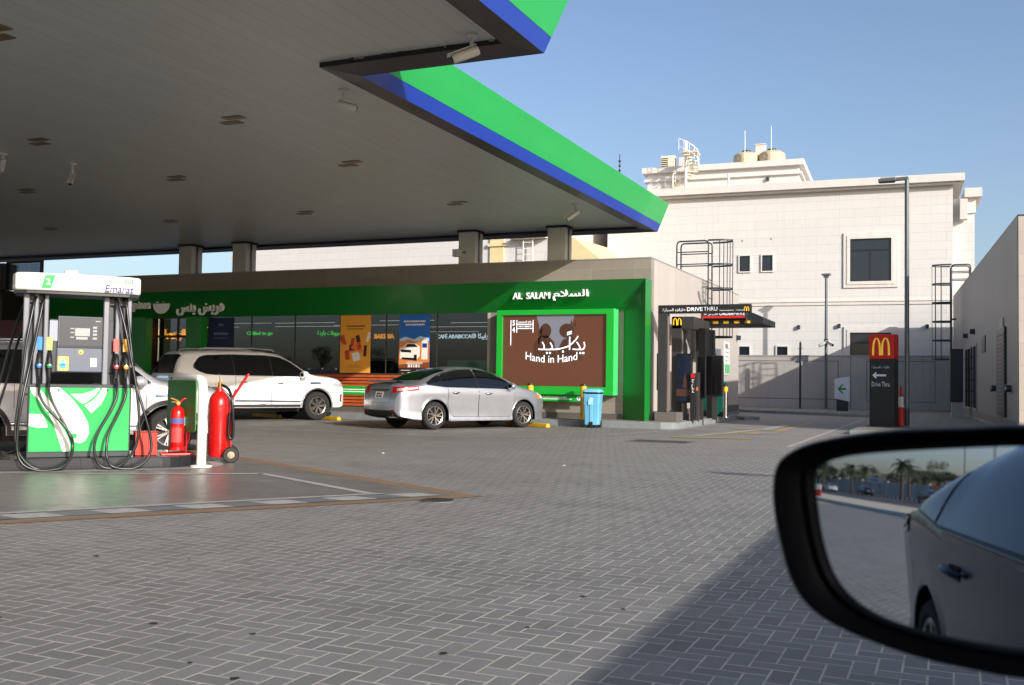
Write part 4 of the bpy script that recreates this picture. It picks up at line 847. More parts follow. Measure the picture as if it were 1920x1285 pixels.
m=MB(); m.box((-.02,.012,.15),(1.19,.62,1.03)); m.build('cabinet',m_pumpdark,pump,bevel=.01)
m=MB(); m.box((0,-.012,.225),(1.172,.011,1.033)); pn=m.build('front_panel',m_pumpgreen,pump,bevel=.004)
sw=[[(0.002,1.03),(.099,1.031),(.209,.893),(.289,.776),(.268,.726),(.199,.734),(.119,.859),(.026,.958)],[(.002,.701),(.151,.696),(.195,.609),(.217,.534),(.114,.527),(.002,.552)],
[(.213,1.031),(.343,1.031),(.486,.894),(.599,.743),(.681,.59),(.698,.455),(.656,.362),(.595,.329),(.532,.347),(.5,.381),(.554,.397),(.561,.439),(.529,.456),(.468,.44),(.403,.541),(.322,.676),(.275,.743),(.304,.776),(.271,.876)],
[(.222,.709),(.292,.676),(.388,.525),(.453,.407),(.479,.306),(.474,.228),(.397,.228),(.346,.374),(.288,.559)],[(.468,.953),(.608,.954),(.717,.989),(.78,1.031),(.815,1.031),(.766,.947),(.674,.861),(.612,.827),(.548,.878)],[(.842,1.031),(.893,1.031),(.885,.948),(.832,.828),(.717,.709),(.636,.81),(.721,.862),(.797,.947)]]
m=MB()
for p in sw:
    q=[V((a,b,0)) for a,b in p]; q=[(v.x,v.y) for v in q]; poly_on(m,q,(0,-.0125,0),XX,ZZ,.0025)
m.build('white_swoosh',m_whiteg,pn)
m=MB()
for x in(.33,.9): m.lathe([(0,-.022),(.012,-.022),(.014,-.012)],(x,0,1.0),'y',12)
m.build('panel_screws',m_black,pn)
m=MB(); m.box((-.06,.0,1.03),(1.22,.6,1.075)); m.build('shelf',m_pumpdark,pump,bevel=.008)
for x0,x1,nm in((-.10,.19,0),(.83,1.17,1)):
    m=MB(); m.box((x0+.02,.12,1.07),(x1-.01,.42,2.24)); ms=m.build('mast',m_pumpdark,pump)
    m=MB(); w=x1-x0
    for a in(x0,x0+w*.42,x1-.055): m.box((a,.0,1.07),(a+(.07 if a==x0 else .055),.121,2.24))
    m.build('mast_rib',m_pumpgrey,ms,bevel=.012)
    m=MB(); m.box((x0+.03,.06,2.1),(x1-.02,.119,2.239)); m.build('hose_gland',m_black,ms)
m=MB(); m.box((.18,.14,1.5),(.84,.40,1.86)); m.box((.2,.10,1.22),(.30,.4,1.9)); m.box((.87,.10,1.22),(.97,.4,1.9)); m.build('bracket_box',m_pumpdark,pump,bevel=.01)
m=MB(); m.box((.205,.085,1.62),(.30,.099,1.88)); m.build('side_label',M('label_grey',S(150,156,170),.5),pump)
m=MB(); m.box((.30,.06,1.54),(.88,.4,1.94)); m.box((.29,.06,1.225),(.87,.4,1.537)); hd_=m.build('display_head',m_pumpgrey,pump,bevel=.015)
m=MB(); m.box((.32,.045,1.56),(.865,.0595,1.93)); m.build('display_window',m_pumpdark,hd_)
m=MB(); m.box((.305,.045,1.24),(.855,.0595,1.53)); m.build('keypad_panel',m_pumpslate,hd_)
m=MB(); m.box((.50,.040,1.69),(.675,.0445,1.79)); m.box((.515,.040,1.645),(.65,.0445,1.678)); m.build('number_screen',M('lcd',S(150,158,156),.3,var=.1,scale=30),hd_)
m=MB()
for z in(1.775,1.725,1.665): m.box((.445,.041,z),(.49,.0445,z+.014))
for z in(1.80,1.755,1.71,1.66): m.box((.71,.041,z-.012),(.76,.0445,z+.016))
m.box((.74,.041,1.875),(.8,.0445,1.89)); m.build('small_markings',M('marking_grey',S(150,154,158),.5),hd_)
m=MB(); m.xz(rrect(.31,.435,1.245,1.425,.015),.040,.0445); y_=m.build('hand_sticker',M('sticker_yellow',S(234,196,84),.5),hd_)
m=MB()
for x,h in((.345,.06),(.362,.072),(.379,.07),(.396,.055)): m.xz(rrect(x-.006,x+.007,1.31,1.325+h,.004),.0375,.0398)
m.xz(rrect(.336,.404,1.27,1.335,.02),.0375,.0399); m.tube([(.34,.038,1.30),(.322,.038,1.33)],.008,6); m.build('hand_symbol',M('hand_blue',S(60,160,200),.5),y_)
m=MB(); m.lathe([(0,.038),(.03,.038),(.03,.0445)],(.575,0,1.485),'y',20); o=m.build('round_sticker',M('sticker_round',S(230,190,70),.5),hd_); m=MB(); m.lathe([(0,.036),(.01,.036),(.01,.0378)],(.575,0,1.48),'y',8); m.build('sticker_mark',m_black,o)
m=MB(); m.box((.69,.040,1.30),(.765,.0445,1.41)); o=m.build('paper_notice',m_white,hd_)
# white curved top sign
top=[]
for k in range(13):
    u=-.20+1.46*k/12; s_=(k-6)/6; top.append((u,-.16-.05*(1-s_*s_)+ (.07 if k in(0,12) else 0)))
tp=top+[(1.28,.1),(1.26,.58),(-.20,.58),(-.23,.1)]
m=MB(); m.xy(tp,2.235,2.455); hb=m.build('top_sign',m_whiteg,pump,bevel=.03,seg=3)
m=MB(); m.xy([(x*.98+.01,y*.9+.02) for x,y in tp],2.20,2.234); m.build('sign_underside',m_pumpdark,hb)
m=MB(); m.lathe([(0,0),(.15,0),(.14,.03),(.09,.045),(.08,.075),(.05,.085),(0,.085)],(.44,.2,2.456),'z',20); m.build('dome_cap',m_whiteg,hb,smooth=40)
def on_top(u): s_=(u-.53)/.73; return -.16-.05*(1-s_*s_)
m=MB(); y0=on_top(.12)-.006; poly_on(m,[(-.075,-.078),(.035,-.085),(.085,.085),(-.03,.08)],(.165,y0-.001,2.345),V((1,-.06,0)),ZZ,.003); n2=m.build('number_plate',m_pumpgreen,hb)
m=MB(); add_text(m,'2',(.168,y0-.006,2.345),V((1,-.06,0)),ZZ,None,.075,.02,.003); m.build('number',m_whiteg,n2)
tx=V((1,.092,0)); 
m=MB(); add_text(m,'Emarat',(1.0,on_top(1.0)-.010,2.295),tx,ZZ,.34,.09,.012,.003,shear=.18); m.build('blue_name',m_textd,hb)
m=MB(); add_text(m,arab('امارات'),(1.02,on_top(1.02)-.010,2.392),tx,ZZ,.28,.085,.008,.003); m.build('green_name',m_textg,hb)
# nozzles with coloured buttons, fuel grade tags, hoses
for x,c1,c2 in((.096,S(40,110,190),S(30,130,230)),(.211,S(16,120,80),S(170,210,90)),(.993,S(206,48,40),S(230,80,70)),(1.109,S(236,150,20),S(240,180,70))):
    m=MB(); m.tube([(x-.005,.05,1.47),(x,-.02,1.44),(x+.002,-.055,1.38),(x,-.06,1.30),(x,-.06,1.17)],[.026,.03,.034,.036,.024],12); m.bar((x,-.03,1.40),(x,.02,1.20),.05,.045); nz=m.build('nozzle',m_rubber,pump,smooth=40)
    m=MB(); m.lathe([(0,-.125),(.026,-.12),(.034,-.1),(.034,-.06)],(x,0,1.30),'y',16); m.build('grade_button',M('button_%d'%int(x*1000),c1,.3,coat=.4),nz,smooth=50)
    m=MB(); m.cyl((x,-.06,1.17),(x,-.06,1.08),.02,.017,12); m.build('swivel',m_steel,nz,smooth=50)
    m=MB(); m.tube([(x-.02,-.05,1.41),(x-.035,-.06,1.33),(x-.03,-.05,1.26)],.008,6); m.build('trigger_guard',m_black,nz,smooth=50)
    m=MB(); m.box((x-.035,-.004,1.50),(x+.03,.03,1.665)); m.build('grade_tag',M('tag_%d'%int(x*1000),c2,.4,var=.25,scale=18),pump)
HO=[[(.095,-.06,1.175),(.101,-.122,1.043),(.115,-.16,.932),(.185,-.191,.801),(.302,-.216,.671),(.407,-.237,.552),(.49,-.254,.407),(.499,-.267,.289),(.466,-.275,.159),(.36,-.279,.056),(.212,-.279,.021),(.063,-.275,.057),(-.058,-.267,.169),(-.132,-.254,.331),(-.145,-.237,.543),(-.119,-.216,.866),(-.088,-.191,1.192),(-.053,-.16,1.6),(-.013,-.122,1.866),(.027,-.06,2.12),(.05,.07,2.17)],
[(.206,-.06,1.177),(.209,-.127,1.045),(.236,-.168,.913),(.293,-.2,.782),(.382,-.227,.618),(.458,-.248,.454),(.498,-.30,.322),(.483,-.31,.191),(.396,-.315,.062),(.26,-.32,.025),(.111,-.32,.025),(-.038,-.31,.09),(-.112,-.29,.233),(-.12,-.27,.491),(-.079,-.24,.879),(-.014,-.168,1.272),(.063,-.127,1.736),(.123,-.06,2.12),(.13,.07,2.17)],
[(.997,-.06,1.168),(1.001,-.127,1.053),(1.002,-.168,.918),(.929,-.2,.736),(.826,-.227,.549),(.761,-.248,.384),(.751,-.264,.239),(.805,-.274,.085),(.899,-.279,.03),(1.024,-.279,.041),(1.148,-.274,.145),(1.24,-.264,.311),(1.273,-.248,.547),(1.262,-.227,.784),(1.225,-.2,1.077),(1.168,-.168,1.383),(1.091,-.127,1.772),(.994,-.06,2.14),(.97,.07,2.17)],
[(1.106,-.06,1.17),(1.11,-.127,1.054),(1.104,-.168,.918),(1.012,-.2,.682),(.921,-.227,.481),(.893,-.26,.315),(.896,-.30,.183),(.942,-.31,.069),(1.056,-.32,.025),(1.214,-.32,.025),(1.34,-.31,.094),(1.415,-.29,.227),(1.412,-.27,.41),(1.342,-.25,.682),(1.274,-.22,.92),(1.205,-.168,1.213),(1.16,-.127,1.568),(1.091,-.06,2.14),(1.07,.07,2.17)],
[(-.05,.5,2.15),(-.13,.72,2.0),(-.24,.85,1.6),(-.33,.9,1.2),(-.42,.92,.8),(-.5,.92,.5),(-.52,.9,.3),(-.4,.88,.17),(-.2,.86,.17),(0,.8,.3),(.1,.68,.8),(.1,.62,1.1)],[(.05,.5,2.15),(-.05,.75,1.95),(-.16,.88,1.6),(-.25,.95,1.2),(-.35,.97,.8),(-.43,.97,.5),(-.44,.95,.3),(-.3,.93,.17),(-.1,.9,.17),(.12,.8,.35),(.2,.7,.8),(.2,.62,1.1)]]
for h in HO:
    m=MB(); m.tube(spline(h,5),.0165,10); m.build('hose',m_hose,pump,smooth=60)
# guard rail with green board, extinguishers, red sand boxes
gr=thing('guard_rail','white bent steel guard post holding a green board at the island end','guard rail',P2W(2.1,-.18),PR)
a=V((-.04,0,0)); bq=V((-.27,1.04,.15))
m=MB(); L=V((a.x-bq.x,a.y-bq.y,0)).normalized(); m.tube([a,a+V((0,0,1.02))]+[a+V((0,0,1.02))-L*(.14*(1-math.cos(t*PI/2)))+V((0,0,.14*math.sin(t*PI/2))) for t in(.25,.5,.75,1)]+[bq+L*.14+V((0,0,1.04))]+[V((bq.x,bq.y,1.02))+L*(.14*(1-math.sin(t*PI/2)))+V((0,0,.14*math.cos(t*PI/2))) for t in(.25,.5,.75,1)]+[bq],.062,14); m.build('pipe',m_whiteg,gr,smooth=50)
m=MB(); m.lathe([(0,0),(.14,0),(.14,.02),(.07,.03)],(-.04,0,.009),'z',20); m.build('base_plate',m_white,gr,smooth=40)
m=MB(); nx=V((-L.y,L.x,0)); mid_=(a+V((bq.x,bq.y,0)))/2; poly=rrect(-.56,.50,.46,1.14,.05); m.prism(poly,lambda p,t:mid_+L*p[0]+V((0,0,p[1]))+nx*t,-.082,-.068); m.build('green_board',M('board_green',S(46,124,50),.5,var=.08),gr)
m=MB()
for z in(.5,.62,.7,.74): m.box((.02,-.064,z),(.035,-.06,z+.03*random.random()+.01))
m.build('chipped_paint',M('chip_dark',S(80,70,62),.7),gr)
def extinguisher(loc,rot,label):
    t=thing('fire_extinguisher',label,'fire extinguisher',loc,rot); z=.085
    m=MB(); m.lathe([(0,z),(.082,z),(.092,z+.015),(.092,z+.47),(.08,z+.52),(.045,z+.55),(.03,z+.56),(.03,z+.58)],n=24); b=m.build('cylinder',m_red,t,smooth=40)
    m=MB(); m.lathe([(.0925,z+.33),(.0935,z+.33),(.0935,z+.40),(.0925,z+.40)],n=24,a0=R(200),a1=R(330)); m.build('blue_label',M('label_blue',S(90,90,150),.5),b); m=MB(); m.lathe([(.0925,z+.08),(.0932,z+.08),(.0932,z+.28),(.0925,z+.28)],n=24,a0=R(200),a1=R(300)); m.build('text_label',M('label_red',S(206,70,66),.5,var=.3,scale=60),b); m=MB(); m.lathe([(.0925,z+.30),(.0938,z+.30),(.0938,z+.42),(.0925,z+.42)],n=8,a0=R(330),a1=R(355)); m.build('white_tag',m_white,b)
    m=MB(); m.cyl((0,0,z+.57),(0,0,z+.62),.024,n=12); m.bar((0,0,z+.63),(-.1,-.02,z+.67),.03,.02); m.bar((0,0,z+.61),(-.09,-.02,z+.62),.028,.015); m.lathe([(0,-.05),(.025,-.05),(.025,-.03),(0,-.03)],(0,0,z+.6),'y',12); m.build('valve',M('brass',S(170,130,70),.35,metal=.8),t)
    m=MB(); m.tube(spline([(.02,0,z+.6),(.08,-.01,z+.66),(.15,-.01,z+.62),(.155,-.01,z+.4),(.15,-.01,z+.12),(.12,0,z+.05)],6),.014,8); m.build('discharge_hose',m_red,t,smooth=60)
    m=MB(); m.tube([(-.2,-.12,.012),(.2,-.12,.012),(.2,.14,.012),(-.2,.14,.012)],.014,8,closed=True); m.tube([(-.2,0,.012),(.2,0,.012)],.014,8); m.tube([(.12,.02,.012),(.12,.02,.3)],.014,8); m.lathe([(.10,.06),(.108,.06),(.108,.1),(.10,.1)],n=20); m.build('stand',m_red,t,smooth=50); return t
extinguisher((*P2W(1.80,.2)[:2],.15),PR,'small red fire extinguisher on a red stand at the pump island end')
bx=thing('wheeled_extinguisher','tall red wheeled fire extinguisher with trolley handle beside the white guard post','fire extinguisher',P2W(2.42,.68),R(40))
m=MB(); m.lathe([(0,.06),(.12,.07),(.145,.12),(.15,.8),(.14,.88),(.1,.95),(.055,.99),(.05,1.04),(.0,1.04)],n=28); b=m.build('cylinder',m_red,bx,smooth=40)
for z in(.2,.78): m=MB(); m.lathe([(.1508,z),(.153,z-.005),(.153,z+.01),(.1508,z+.005)],n=28); m.build('weld_ring',m_red,b,smooth=40)
m=MB(); m.cyl((0,0,1.03),(0,0,1.12),.028,n=12); m.bar((-.06,0,1.09),(.05,0,1.1),.03,.03); m.cyl((.0,0,1.12),(-.01,0,1.24),.006,n=6); m.build('valve',M('brass',S(170,130,70),.35,metal=.8),bx)
for s_ in(-1,1):
    m=MB(); m.tube([(.16,s_*.13,.1),(.17,s_*.13,.85),(.22,s_*.12,1.02)],.014,8); m.build('trolley_frame',m_red,bx,smooth=50)
m=MB(); m.tube(spline([(.19,-.13,.92),(.36,-.13,1.2),(.385,-.10,1.235),(.385,.10,1.235),(.36,.13,1.2),(.19,.13,.92)],5),.016,8); m.build('trolley_handle',m_red,bx,smooth=60)
for s_ in(-1,1):
    m=MB(); m.lathe([(.05,-.03),(.1,-.03),(.112,-.02),(.112,.02),(.1,.03),(.05,.03)],(.17,s_*.2,.112),'y',22); w=m.build('wheel',m_rubber,bx,smooth=40); m=MB(); m.lathe([(0,-.034),(.035,-.034),(.05,-.028),(.06,-.02),(.06,.02),(.05,.028),(.0,.034)],(.17,s_*.2,.112),'y',16); m.build('hub',M('hub_beige',S(170,150,120),.6,var=.3,scale=30),w,smooth=40)
m=MB(); m.tube(spline([(.03,-.02,1.08),(.12,-.1,1.02),(.17,-.17,.85),(.19,-.18,.5),(.18,-.17,.34),(.13,-.165,.4),(.14,-.16,.7)],6),.02,8); m.build('discharge_hose',m_hose,bx,smooth=60)
t=thing('sand_box','worn red metal box with vertical ribs standing beside the fuel pump','box',(*P2W(1.40,.22)[:2],.15),PR); m=MB(); m.box((-.14,-.12,0),(.14,.12,.30)); b=m.build('box',m_redold,t,bevel=.01); m=MB()
for x in(-.135,-.045,.03,.115): m.box((x,-.132,.01),(x+.018,-.1205,.29))
m.build('ribs',m_redold,b); m=MB(); m.box((-.145,-.125,.3002),(.145,.125,.315)); m.build('lid',m_redold,t,bevel=.006)

# ================================================================== DRIVE LANE FURNITURE
gan=thing('height_gantry','black overhead gantry reading DRIVE THRU across the lane','gantry',(-6.7,26.6,.18))
m=MB(); m.box((-7.28,26.5,3.065),(-4.82,26.72,3.285)); hd2=m.build('beam',m_pillarblk,gan,world=True,bevel=.006)
m=MB(); add_text(m,'DRIVE',(-6.28,26.49,3.165),XX,ZZ,.42,.105,.02,.004); add_text(m,'THRU',(-5.86,26.49,3.168),XX,ZZ,.36,.105,-.004,.004); add_text(m,arab('طلبات'),(-6.67,26.49,3.15),XX,ZZ,.28,.1,.02,.004); add_text(m,arab('السيارة'),(-7.0,26.49,3.15),XX,ZZ,.3,.1,0,.004); add_text(m,'Clearance height 2.7 m',(-5.44,26.49,3.12),XX,ZZ,.36,.04,.005,.004); add_text(m,arab('ارتفاع'),(-5.1,26.49,3.12),XX,ZZ,.2,.05,.005,.004); m.build('lettering',m_textw,hd2,world=True)
m=MB(); arches(m,(-4.92,26.49,3.10),XX,ZZ,.13,.12,.004); m.build('arch_logo',m_gold,hd2,world=True); m=MB(); m.box((-6.53,26.485,3.2),(-6.50,26.499,3.23)); m.build('red_accent',m_pillarred,hd2,world=True)
m=MB(); m.box((-7.28,26.5,.42),(-7.02,26.75,3.064)); m.build('post',m_dark,gan,world=True,bevel=.01); m=MB(); m.box((-7.019,26.54,.42),(-7.0,26.62,3.0)); m.build('lit_edge',M('lit_edge_pale',S(128,112,108),.4),gan,world=True)  # pale strip stands in for the sunlit edge of the post
m=MB(); m.box((-7.34,26.42,.18),(-6.72,27.05,.42)); m.build('base_block',M('base_grey',S(96,92,88),.7,bump=.2),gan,world=True,bevel=.012)
m=MB(); m.box((-7.36,26.7,1.0),(-7.30,26.78,2.0)); m.build('cable_box',M('cable_box_green',S(26,60,36),.5),gan,world=True)
por=thing('menu_portal','dark grey portal frame with a golden arch emblem behind the gantry post','portal',(-6.8,27.9,.18))
m=MB(); m.box((-7.24,27.8,.18),(-6.96,28.1,3.06)); m.build('post',m_dark,por,world=True,bevel=.01); m=MB(); m.box((-6.959,27.85,.3),(-6.945,27.93,2.8)); m.build('lit_edge',M('lit_edge_pale',S(128,112,108),.4),por,world=True)  # sunlit edge of the portal post put in as a pale strip
m=MB(); m.box((-7.24,27.8,2.72),(-6.60,28.4,3.06)); m.box((-7.24,28.4,2.8),(-6.70,30.2,3.05)); m.build('header',m_dark,por,world=True,bevel=.01)
m=MB(); arches(m,(-7.08,27.79,2.82),XX,ZZ,.24,.2,.01); m.build('arch_logo',m_gold,por,world=True)
m=MB(); m.box((-6.75,30.1,.18),(-6.55,30.3,2.8)); m.box((-6.8,29.2,1.95),(-6.62,30.1,2.8)); m.build('rear_post',m_black,por,world=True); m=MB(); m.box((-7.4,27.7,.18),(-6.75,28.3,.36)); m.build('base_block',M('base_grey',S(96,92,88),.7,bump=.2),por,world=True)
def menu(name,x0,x1,y,z0,z1,label,pic):
    t=thing(name,label,'menu board',((x0+x1)/2,y,.18)); w=(x1-x0)/2; m=MB(); m.box((-w,-.06,z0-.18),(w,.09,z1-.18)); b=m.build('case',m_black,t,bevel=.012)
    m=MB(); m.box((-w+.03,-.066,z0-.13),(w-.03,-.061,z1-.22)); s_=m.build('display',M('menu_display' if pic else 'menu_display_off',S(26,34,48) if pic else S(14,14,16),.12,var=.15,scale=4,emit=.12 if pic else .0),b)
    m=MB(); m.box((-w*.3,-.03,0),(w*.3,.06,z0-.18)); m.build('stand',m_dark,t)
    if pic:
        m=MB(); poly_on(m,[(-.02,.35),(.08,.3),(.1,.5),(.06,.62),(.03,.75),(0,.6)],(0,-.067,z0-.1),XX,ZZ,.002); poly_on(m,[(-.2,.1),(.18,.1),(.18,.28),(-.2,.3)],(0,-.067,z0-.1),XX,ZZ,.002); m.build('picture',M('menu_brown',S(70,44,36),.4,emit=.15),s_)
        m=MB(); add_text(m,'C',(-.1,-.068,z1-.75),XX,ZZ,None,.1,.01,.002); add_text(m,'sa',(-.12,-.068,z1-.98),XX,ZZ,None,.09,.01,.002); m.build('lettering',m_black,s_)
menu('menu_board',-7.05,-6.62,28.0-.35,.66,2.02,'tall lit menu screen with a dim picture beside the portal post',True)
menu('menu_board',-6.60,-6.36,28.25,.78,1.98,'narrow black menu panel behind the speaker post',False)
menu('menu_board',-6.45,-5.98,28.7,.84,2.0,'wide black menu panel next to the teal bin',False)
sp=thing('speaker_post','slim dark ordering post with a red cap and vertical Arabic lettering','ordering post',(-6.52,27.6,.18))
m=MB(); m.box((-.11,-.1,0),(.03,.1,1.30)); p_=m.build('post',m_pillarblk,sp,bevel=.008); m=MB(); m.box((.04,-.07,0),(.12,.1,1.32)); m.build('side_fin',m_dark,sp,bevel=.006)
m=MB(); m.box((-.095,-.106,1.17),(.02,-.1005,1.29)); m.build('red_cap',m_pillarred,p_); m=MB(); add_text(m,arab('اطلب هنا'),(-.04,-.102,.95),(0,0,-1),(1,0,0),.36,.08,.02,.004); m.build('lettering',m_textw,p_); m=MB(); m.box((.05,-.078,.82),(.1,-.0705,.92)); m.build('orange_tag',m_amber,sp)
oc=thing('order_canopy','black flat order canopy with yellow dashes and the sign ORDER HERE','canopy',(-6.6,30.6,0))
Yo=30.2
m=MB(); m.prism([(-7.45,2.98),(-5.12,2.98),(-5.12,3.16),(-7.45,3.16)],lambda p,t:(p[0],t,p[1]),Yo,Yo+2.2); rf=m.build('roof',m_pillarblk,oc,world=True,bevel=.006)
m=MB(); m.add([(-6.95,Yo+.05,3.161),(-5.12,Yo+.05,3.161),(-5.5,Yo+.4,3.34),(-6.95,Yo+.4,3.34)],[(0,1,2,3)]); m.quad((-5.5,Yo+.4,3.34),(-5.12,Yo+.05,3.161),(-5.12,Yo+2.2,3.161)); m.build('roof_slope',m_pillarblk,oc,world=True)
for k in range(5): x=-6.92+k*.315; m=MB(); m.box((x,Yo-.012,3.0),(x+.16,Yo-.001,3.075)); m.build('yellow_dash',m_yellow,rf,world=True)
m=MB(); m.box((-6.92,Yo-.16,3.14),(-5.58,Yo-.1,3.345)); sg_=m.build('sign_board',m_pillarblk,oc,world=True); m=MB(); m.box((-6.9,Yo-.168,3.15),(-5.62,Yo-.1605,3.215)); m.build('red_band',m_pillarred,sg_,world=True)
m=MB(); add_text(m,'ORDER',(-6.17,Yo-.161,3.285),XX,ZZ,.42,.1,.02,.004); add_text(m,'HERE',(-5.79,Yo-.161,3.285),XX,ZZ,.33,.1,-.004,.004); add_text(m,arab('اطلب من هنا'),(-6.63,Yo-.161,3.27),XX,ZZ,.42,.09,.005,.004); m.build('lettering',m_textw,sg_,world=True)
m=MB(); m.box((-6.9,Yo-.15,3.0),(-6.87,Yo-.01,3.36)); m.box((-5.6,Yo-.15,3.0),(-5.57,Yo-.01,3.36)); m.build('sign_brackets',m_steel,sg_,world=True); m=MB(); m.box((-7.35,Yo+1.0,.18),(-7.2,Yo+1.2,2.98)); m.build('post',m_dark,oc,world=True)
def wheelie(name,label,loc,rot,mat,w=.52,h=1.02,pedal=True):
    t=thing(name,label,'bin',loc,rot); a=w/2
    m=MB(); rows=[]
    for z,k in((.08,.80),(.1,.82),(h*.86,1.0),(h*.88,1.04),(h*.9,1.04)): rows.append([(x*k,y*k,z) for x,y in rrect(-a,a,-a*1.1,a*1.1,.06)])
    m.grid(rows,0,True); m.add(rows[0],[list(range(len(rows[0])))[::-1]]); m.add(rows[-1],[list(range(len(rows[-1])))]); b=m.build('body',mat,t,smooth=35)
    m=MB(); m.xy(rrect(-a*1.02,a*1.02,-a*1.12,a*1.12,.06),h*.905,h*.95); m.build('dark_liner',m_black,t,bevel=.01)
    m=MB(); rows=[[(x*k,y*k+.02,z) for x,y in rrect(-a,a,-a*1.1,a*1.1,.08)] for z,k in((h*.951,1.08),(h*.99,1.06),(h*1.03,.9),(h*1.045,.5))]; m.grid(rows,0,True); m.add(rows[-1],[list(range(len(rows[-1])))]); m.add(rows[0],[list(range(len(rows[0])))[::-1]]); m.build('lid',mat,t,smooth=50)
    m=MB()
    for s_ in(-1,1): m.lathe([(0,-.03),(.09,-.03),(.1,-.02),(.1,.02),(.09,.03),(0,.03)],(s_*a*.75,a*.7,.1),'x',16); m.box((s_*a*.62-.05,-a*.86,0),(s_*a*.62+.05,-a*.6,.09))
    m.build('wheels',m_rubber,t,smooth=40)
    m=MB(); m.prism([(-a*.16,.1),(a*.16,.1),(a*.16,h*.68),(-a*.16,h*.68)],lambda p,tt:(p[0],-a*1.1*(.82+.18*(p[1]-.1)/(h*.76))-tt,p[1]),-.01,.016); m.build('front_rib',mat,b,bevel=.008)
    m=MB(); m.box((-a*.2,-a*1.08,.02),(a*.2,-a*.5,.16)); m.build('pedal',m_black,t,bevel=.01)
    m=MB(); poly_on(m,[(-.07,.0),(.06,.0),(.06,.16),(-.02,.2),(-.07,.12)],(.0,-a*1.1*.985-.02,h*.62),XX,ZZ,.002); m.build('worn_sticker',M('sticker_pale',S(150,200,224),.5,var=.2,scale=40),b); return t
wheelie('wheelie_bin','light blue pedal bin with black liner standing at the kerb below the screen',(-8.70,25.33,0),R(8),m_cyan,.46,.98)
wheelie('wheelie_bin','teal green pedal bin with black rim behind the menu boards',(-6.78,31.3,.18),R(60),m_teal,.55,1.05)
def bollard(x,y,z,label,mat,h=.85,r=.075):
    t=thing('bollard',label,'bollard',(x,y,z),0,'yellow topped bollards'); m=MB(); m.cyl((0,0,0),(0,0,h*.8),r,n=20); m.lathe([(0,0),(r*1.7,0),(r*1.7,.02),(r,.03)],n=20); m.build('post',mat,t,smooth=40)
    m=MB(); m.lathe([(r,h*.8),(r*1.02,h*.8),(r*1.02,h*.95),(r,h*.95)],n=20); m.build('yellow_band',m_yellow,t,smooth=40); m=MB(); m.lathe([(r,h*.951),(r*1.02,h*.951),(r*.95,h),(0,h*1.01)],n=20); m.build('black_cap',m_black,t,smooth=40)
bollard(-10.74,25.95,.18,'yellow and black bollard top behind the sedan bonnet',m_yellow,.95,.085); bollard(-9.18,25.95,.18,'yellow and black bollard directly behind the blue bin',m_yellow,.95,.085)
bollard(-6.30,30.6,.18,'polished steel bollard with yellow collar beside the teal bin',m_steel,.98)
# things on the grey side wall
def wallbox(name,label,cat,y0,y1,z0,z1,d,mat,extra=None,x=XR):
    t=thing(name,label,cat,(x,(y0+y1)/2,z0)); m=MB(); m.box((0,(y0-y1)/2,0),(d,(y1-y0)/2,z1-z0)); b=m.build('case',mat,t,bevel=.01); m=MB(); m.box((d+.001,(y0-y1)/2+.05,.05),(d+.012,(y1-y0)/2-.05,z1-z0-.05)); o=m.build('door' if cat=='cabinet' else 'face',extra or mat,b); return t,o,d,y1-y0,z1-z0
wallbox('meter_cabinet','dark grey tall cabinet on the side wall below the caged ladder','cabinet',32.0,33.3,.9,2.32,.35,M('cabinet_dark',S(62,66,74),.5),None)
t,o,d,w,h=wallbox('meter_cabinet','lighter grey wall cabinet with a small green label','cabinet',33.6,34.5,.75,2.38,.28,M('cabinet_grey',S(104,108,116),.5),None); m=MB(); m.box((d+.0125,-.1,.55),(d+.015,.12,.85)); m.build('green_label',M('label_green',S(120,190,80),.5),o); m=MB(); m.box((d*.1,w/2*-1-.012,.5),(d*.6,-w/2-.001,.85)); m.build('side_label',M('label_green',S(120,190,80),.5),o)
t,o,d,w,h=wallbox('wall_panel','narrow dark red and grey panel on the side wall','panel',35.15,36.05,1.14,1.98,.06,M('panel_greyred',S(112,106,110),.4),None); m=MB(); m.box((d+.0125,.1,.15),(d+.015,.3,.55)); m.build('red_mark',M('mark_red',S(150,40,60),.5),o)
t,o,d,w,h=wallbox('wall_notice','tall white notice with a green square at its foot on the side wall','notice',36.2,37.2,1.52,2.72,.03,M('notice_white',S(206,206,204),.5)); m=MB(); m.box((d+.0125,-.42,.06),(d+.015,.42,.38)); m.build('green_square',M('notice_green',S(96,176,110),.5),o); m=MB()
for k in range(4): m.box((d+.0125,-.3,.5+.15*k),(d+.015,.1*k,.53+.15*k))
m.box((d+.0125,-.36,.98),(d+.015,.1,1.12)); m.build('small_print',M('print_grey',S(120,122,124),.5),o)
def walllamp(x,y,z,label,ax=(1,0,0)):
    a=V(ax).normalized(); s_=a.cross(V(ZZ)); t=thing('wall_lamp',label,'wall lamp',(x,y,z),0,'small dark wall lamps'); m=MB(); m.obox(a*.012,a*.012,s_*.06,V(ZZ)*.1); b=m.build('bracket',m_slate,t); m=MB(); m.obox(a*.09,a*.065,s_*.065,V(ZZ)*.085); m.build('body',m_slate,t,bevel=.012); m=MB(); m.obox(a*.09-V(ZZ)*.087,a*.05,s_*.05,V(ZZ)*.002); m.build('lens',M('lamp_lens_pale',S(180,176,160),.3),t)
walllamp(XR,34.1,2.56,'small dark wall lamp on the grey side wall beside the caged ladder'); walllamp(XR,38.6,2.95,'small dark wall lamp near the far end of the grey side wall')
